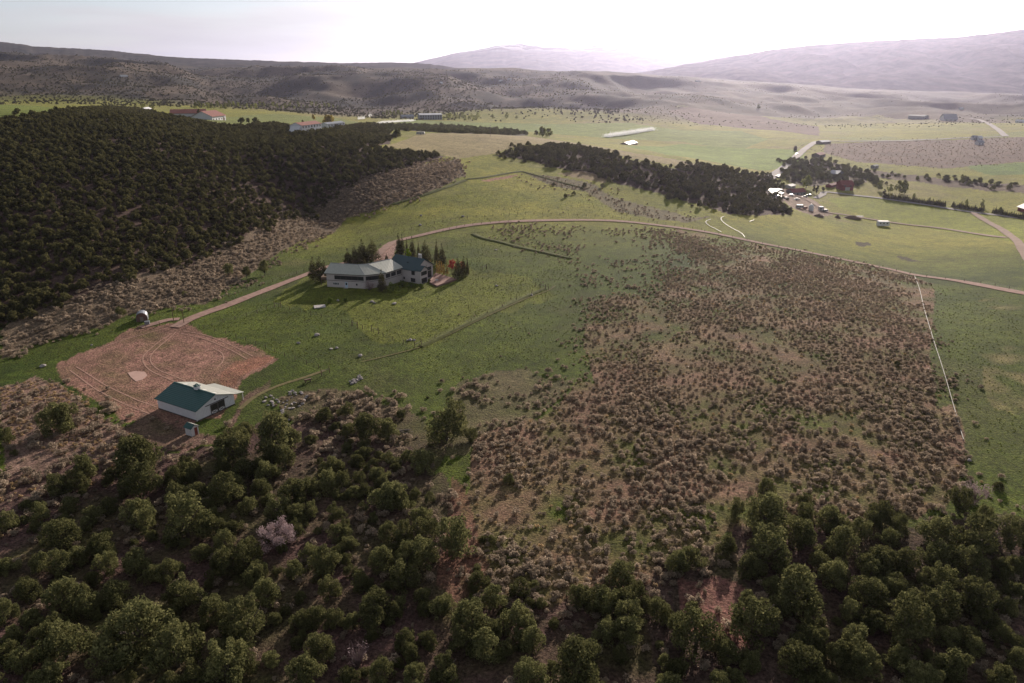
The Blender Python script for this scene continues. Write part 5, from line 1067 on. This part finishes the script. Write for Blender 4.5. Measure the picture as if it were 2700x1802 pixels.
for st, nm, lab in ((('near','hand','other','lone'), 'juniper_undergrowth', 'smaller scattered junipers between the larger ones'), (('left',), 'juniper_wood_left', 'dense dark juniper wood covering the hill on the left'), (('right',), 'juniper_wood_right', 'dense dark juniper wood on the rise behind the meadow')):
    T = np.array([t[:4] for t in rest if t[4] in st])
    if len(T): scatter(nm, T[:, :3]-np.array((0,0,.1)), T[:,3], JUNF if nm != 'juniper_undergrowth' else [j[0] for j in JUN], lab, 'woodland', 3)
# far hill junipers
r = np.random.default_rng(44); N_ = 52000
Y = 1350*np.power(3300/1350., r.random(N_)); X = (r.random(N_)*2-1)*.86*Y
den = .5+fbm(X/260, Y/300, 77, 4)*1.3+.35*(X < -100)-.35*(X > 250)-.15*(X > 700)
bad = np.zeros(N_, bool)
for z_ in (field_far1, field_far3, field_far5, field_far4, field_far7, field_far8): bad |= inpoly(X, Y, z_)
k = (r.random(N_) < np.clip(den, 0.02, 1)*np.clip((Y-1250)/700, .06, 1))&~bad; X, Y = X[k], Y[k]
scatter('hill_junipers', np.c_[X, Y, zf(X, Y)-.2], (.45+.5*r.random(len(X)))*np.where(X > 250, .55, 1), JUNF, 'thousands of dark junipers speckling the far brown hills', 'woodland', 6)
# sagebrush
occ = np.array([(t[0], t[1], t[3]) for t in trees if t[1] < 260])
def not_tree(X, Y):
    out = np.ones(len(X), bool)
    for i in range(0, len(X), 4000): out[i:i+4000] = (np.hypot(X[i:i+4000,None]-occ[:,0], Y[i:i+4000,None]-occ[:,1])-occ[:,2]*1.4).min(1) > 0
    return out
sg = []
def sage(poly, cell, seed, dens, lo, hi):
    X, Y = grid_pts(poly, cell, seed, lambda X, Y, r: (r.random(len(X)) < dens(X, Y))&not_tree(X, Y), .46, 6.0); r = np.random.default_rng(seed); S = (lo+(hi-lo)*r.random(len(X))**1.7)*(1+.28*sstep(200, 140, Y)); sg.append(np.c_[X, Y, zf(X, Y)-.05, S])
sage(sage_main, 1.3, 31, lambda X, Y: np.clip(.74+1.0*fbm(X/16, Y/24, 8, 3)-.08*sstep(190, 130, Y), .05, 1), .45, 1.3)
sage(sage_sparse, 2.1, 32, lambda X, Y: np.clip(.28+1.4*fbm(X/22, Y/22, 18, 3), .02, .8), .6, 1.6)
sage(sage_low, 2.1, 33, lambda X, Y: np.clip(.30+1.3*fbm(X/9, Y/9, 28, 3), .02, .9), .6, 1.9)
sage(sage_left, 1.65, 34, lambda X, Y: np.clip(.78+.9*fbm(X/18, Y/18, 38, 3), .1, 1), .8, 2.1)
sage(sage_yard, 1.9, 35, lambda X, Y: np.clip(.75+.8*fbm(X/10, Y/10, 48, 3), .1, 1), .6, 1.9)
sage(sage_pit, 1.9, 36, lambda X, Y: np.clip(.6+.8*fbm(X/8, Y/8, 58, 3), .1, 1), .6, 1.9)
sage(sage_fringe, 2.6, 37, lambda X, Y: .6+0*X, .7, 1.6)
sage(wood_near, 2.0, 38, lambda X, Y: np.clip(.40+1.0*fbm(X/10, Y/10, 68, 3), .03, .8), .5, 1.5)
sage(sage_flat, 6.0, 39, lambda X, Y: .5+0*X, .8, 1.5)
G = zone([(900,690),(1330,560),(1330,850),(1000,900),(830,880)]); sage(G, 5, 40, lambda X, Y: np.clip(-.05+1.0*fbm(X/14, Y/14, 78, 3), .0, .5), .35, .8)
G = zone([(700,560),(900,480),(1180,420),(1320,500),(1000,515),(860,570)]); sage(G, 6, 41, lambda X, Y: np.clip(-.05+1.0*fbm(X/14, Y/14, 88, 3), .0, .4), .4, 1.0)
def bwhere(x, y, z):
    px, py = pix(x, y, z)
    if px < 800: return 'in the shaded corner below the yard' if py < 1350 else 'among the lower left junipers'
    if px < 1250: return 'at the left margin of the brush field'
    if px > 2150: return 'at the right end of the brush field'
    return 'in the lower brush field' if py > 1350 else 'in the middle of the brush field'
SG = np.concatenate(sg); vv = np.array([in_view(a, b, c, 0) for a, b, c, _ in SG]); SG = SG[vv|(SG[:,1] < 500)]; vv = np.array([in_view(a, b, c, -20) for a, b, c, _ in SG])
ap = SG[:,3]*ppm(SG[:,1])*vv; od = np.argsort(-ap); big = od[:295]
for i in big:
    x, y, z, s = SG[i]; o = link('sagebrush', SAGE[int(i) % 7], None, (x, y, z), float(i % 63)/10); o.scale = (s, s, s*.85); tag(o, 'large grey green sagebrush '+bwhere(x, y, z), 'shrub', 'large sagebrushes '+bwhere(x, y, z))
rs = SG[od[295:]]; nr = rs[:,1] < 240
scatter('sagebrush_field', rs[nr][:, :3], rs[nr][:,3], SAGE, 'thousands of grey green sagebrushes dotting the near slope', 'sagebrush', 8)
scatter('sagebrush_strip', rs[~nr][:, :3], rs[~nr][:,3], SAGEF, 'farther sagebrush covering the left strip and upper slope', 'sagebrush', 9)
# grass tufts
gz = [zone([(830,880),(1330,840),(1330,560),(1100,530),(900,580),(760,640),(460,740),(560,800),(750,850)]), zone([(2110,650),(2349,690),(2349,1100),(2220,1030)]), zone([(0,830),(330,730),(690,570),(880,500),(1190,400),(1500,490),(1400,505),(1070,515),(870,580),(400,735),(100,850)])]
tp = []
for i, g in enumerate(gz):
    X, Y = grid_pts(g, (1.5, 1.6, 2.2)[i], 60+i, lambda X, Y, r: r.random(len(X)) < np.clip(.55+.8*fbm(X/12, Y/12, 98, 3), .1, 1)); tp.append(np.c_[X, Y, zf(X, Y)])
tp = np.concatenate(tp); ok = ~inpoly(tp[:,0], tp[:,1], yard)&~inpoly(tp[:,0], tp[:,1], parking); tp = tp[ok]
scatter('grass_tufts', tp, .42+.55*np.random.default_rng(3).random(len(tp)), TUFT, 'rough tufts of green meadow grass', 'grass', 12)
X, Y = grid_pts(sage_yard, 1.1, 66, lambda X, Y, r: r.random(len(X)) < np.clip(.15+1.2*fbm(X/9, Y/9, 99, 3), 0, .9))
X2, Y2 = grid_pts(sage_main, 3.0, 67, lambda X, Y, r: r.random(len(X)) < .3); X3, Y3 = grid_pts(right_meadow_dry, 1.6, 68, lambda X, Y, r: r.random(len(X)) < .5, .46, 9)
X, Y = np.r_[X, X2], np.r_[Y, Y2]
scatter('dry_grass', np.c_[X, Y, zf(X, Y)], .6+.8*np.random.default_rng(4).random(len(X)), STRAW, 'straw coloured dry grass clumps among the brush', 'grass', 13)
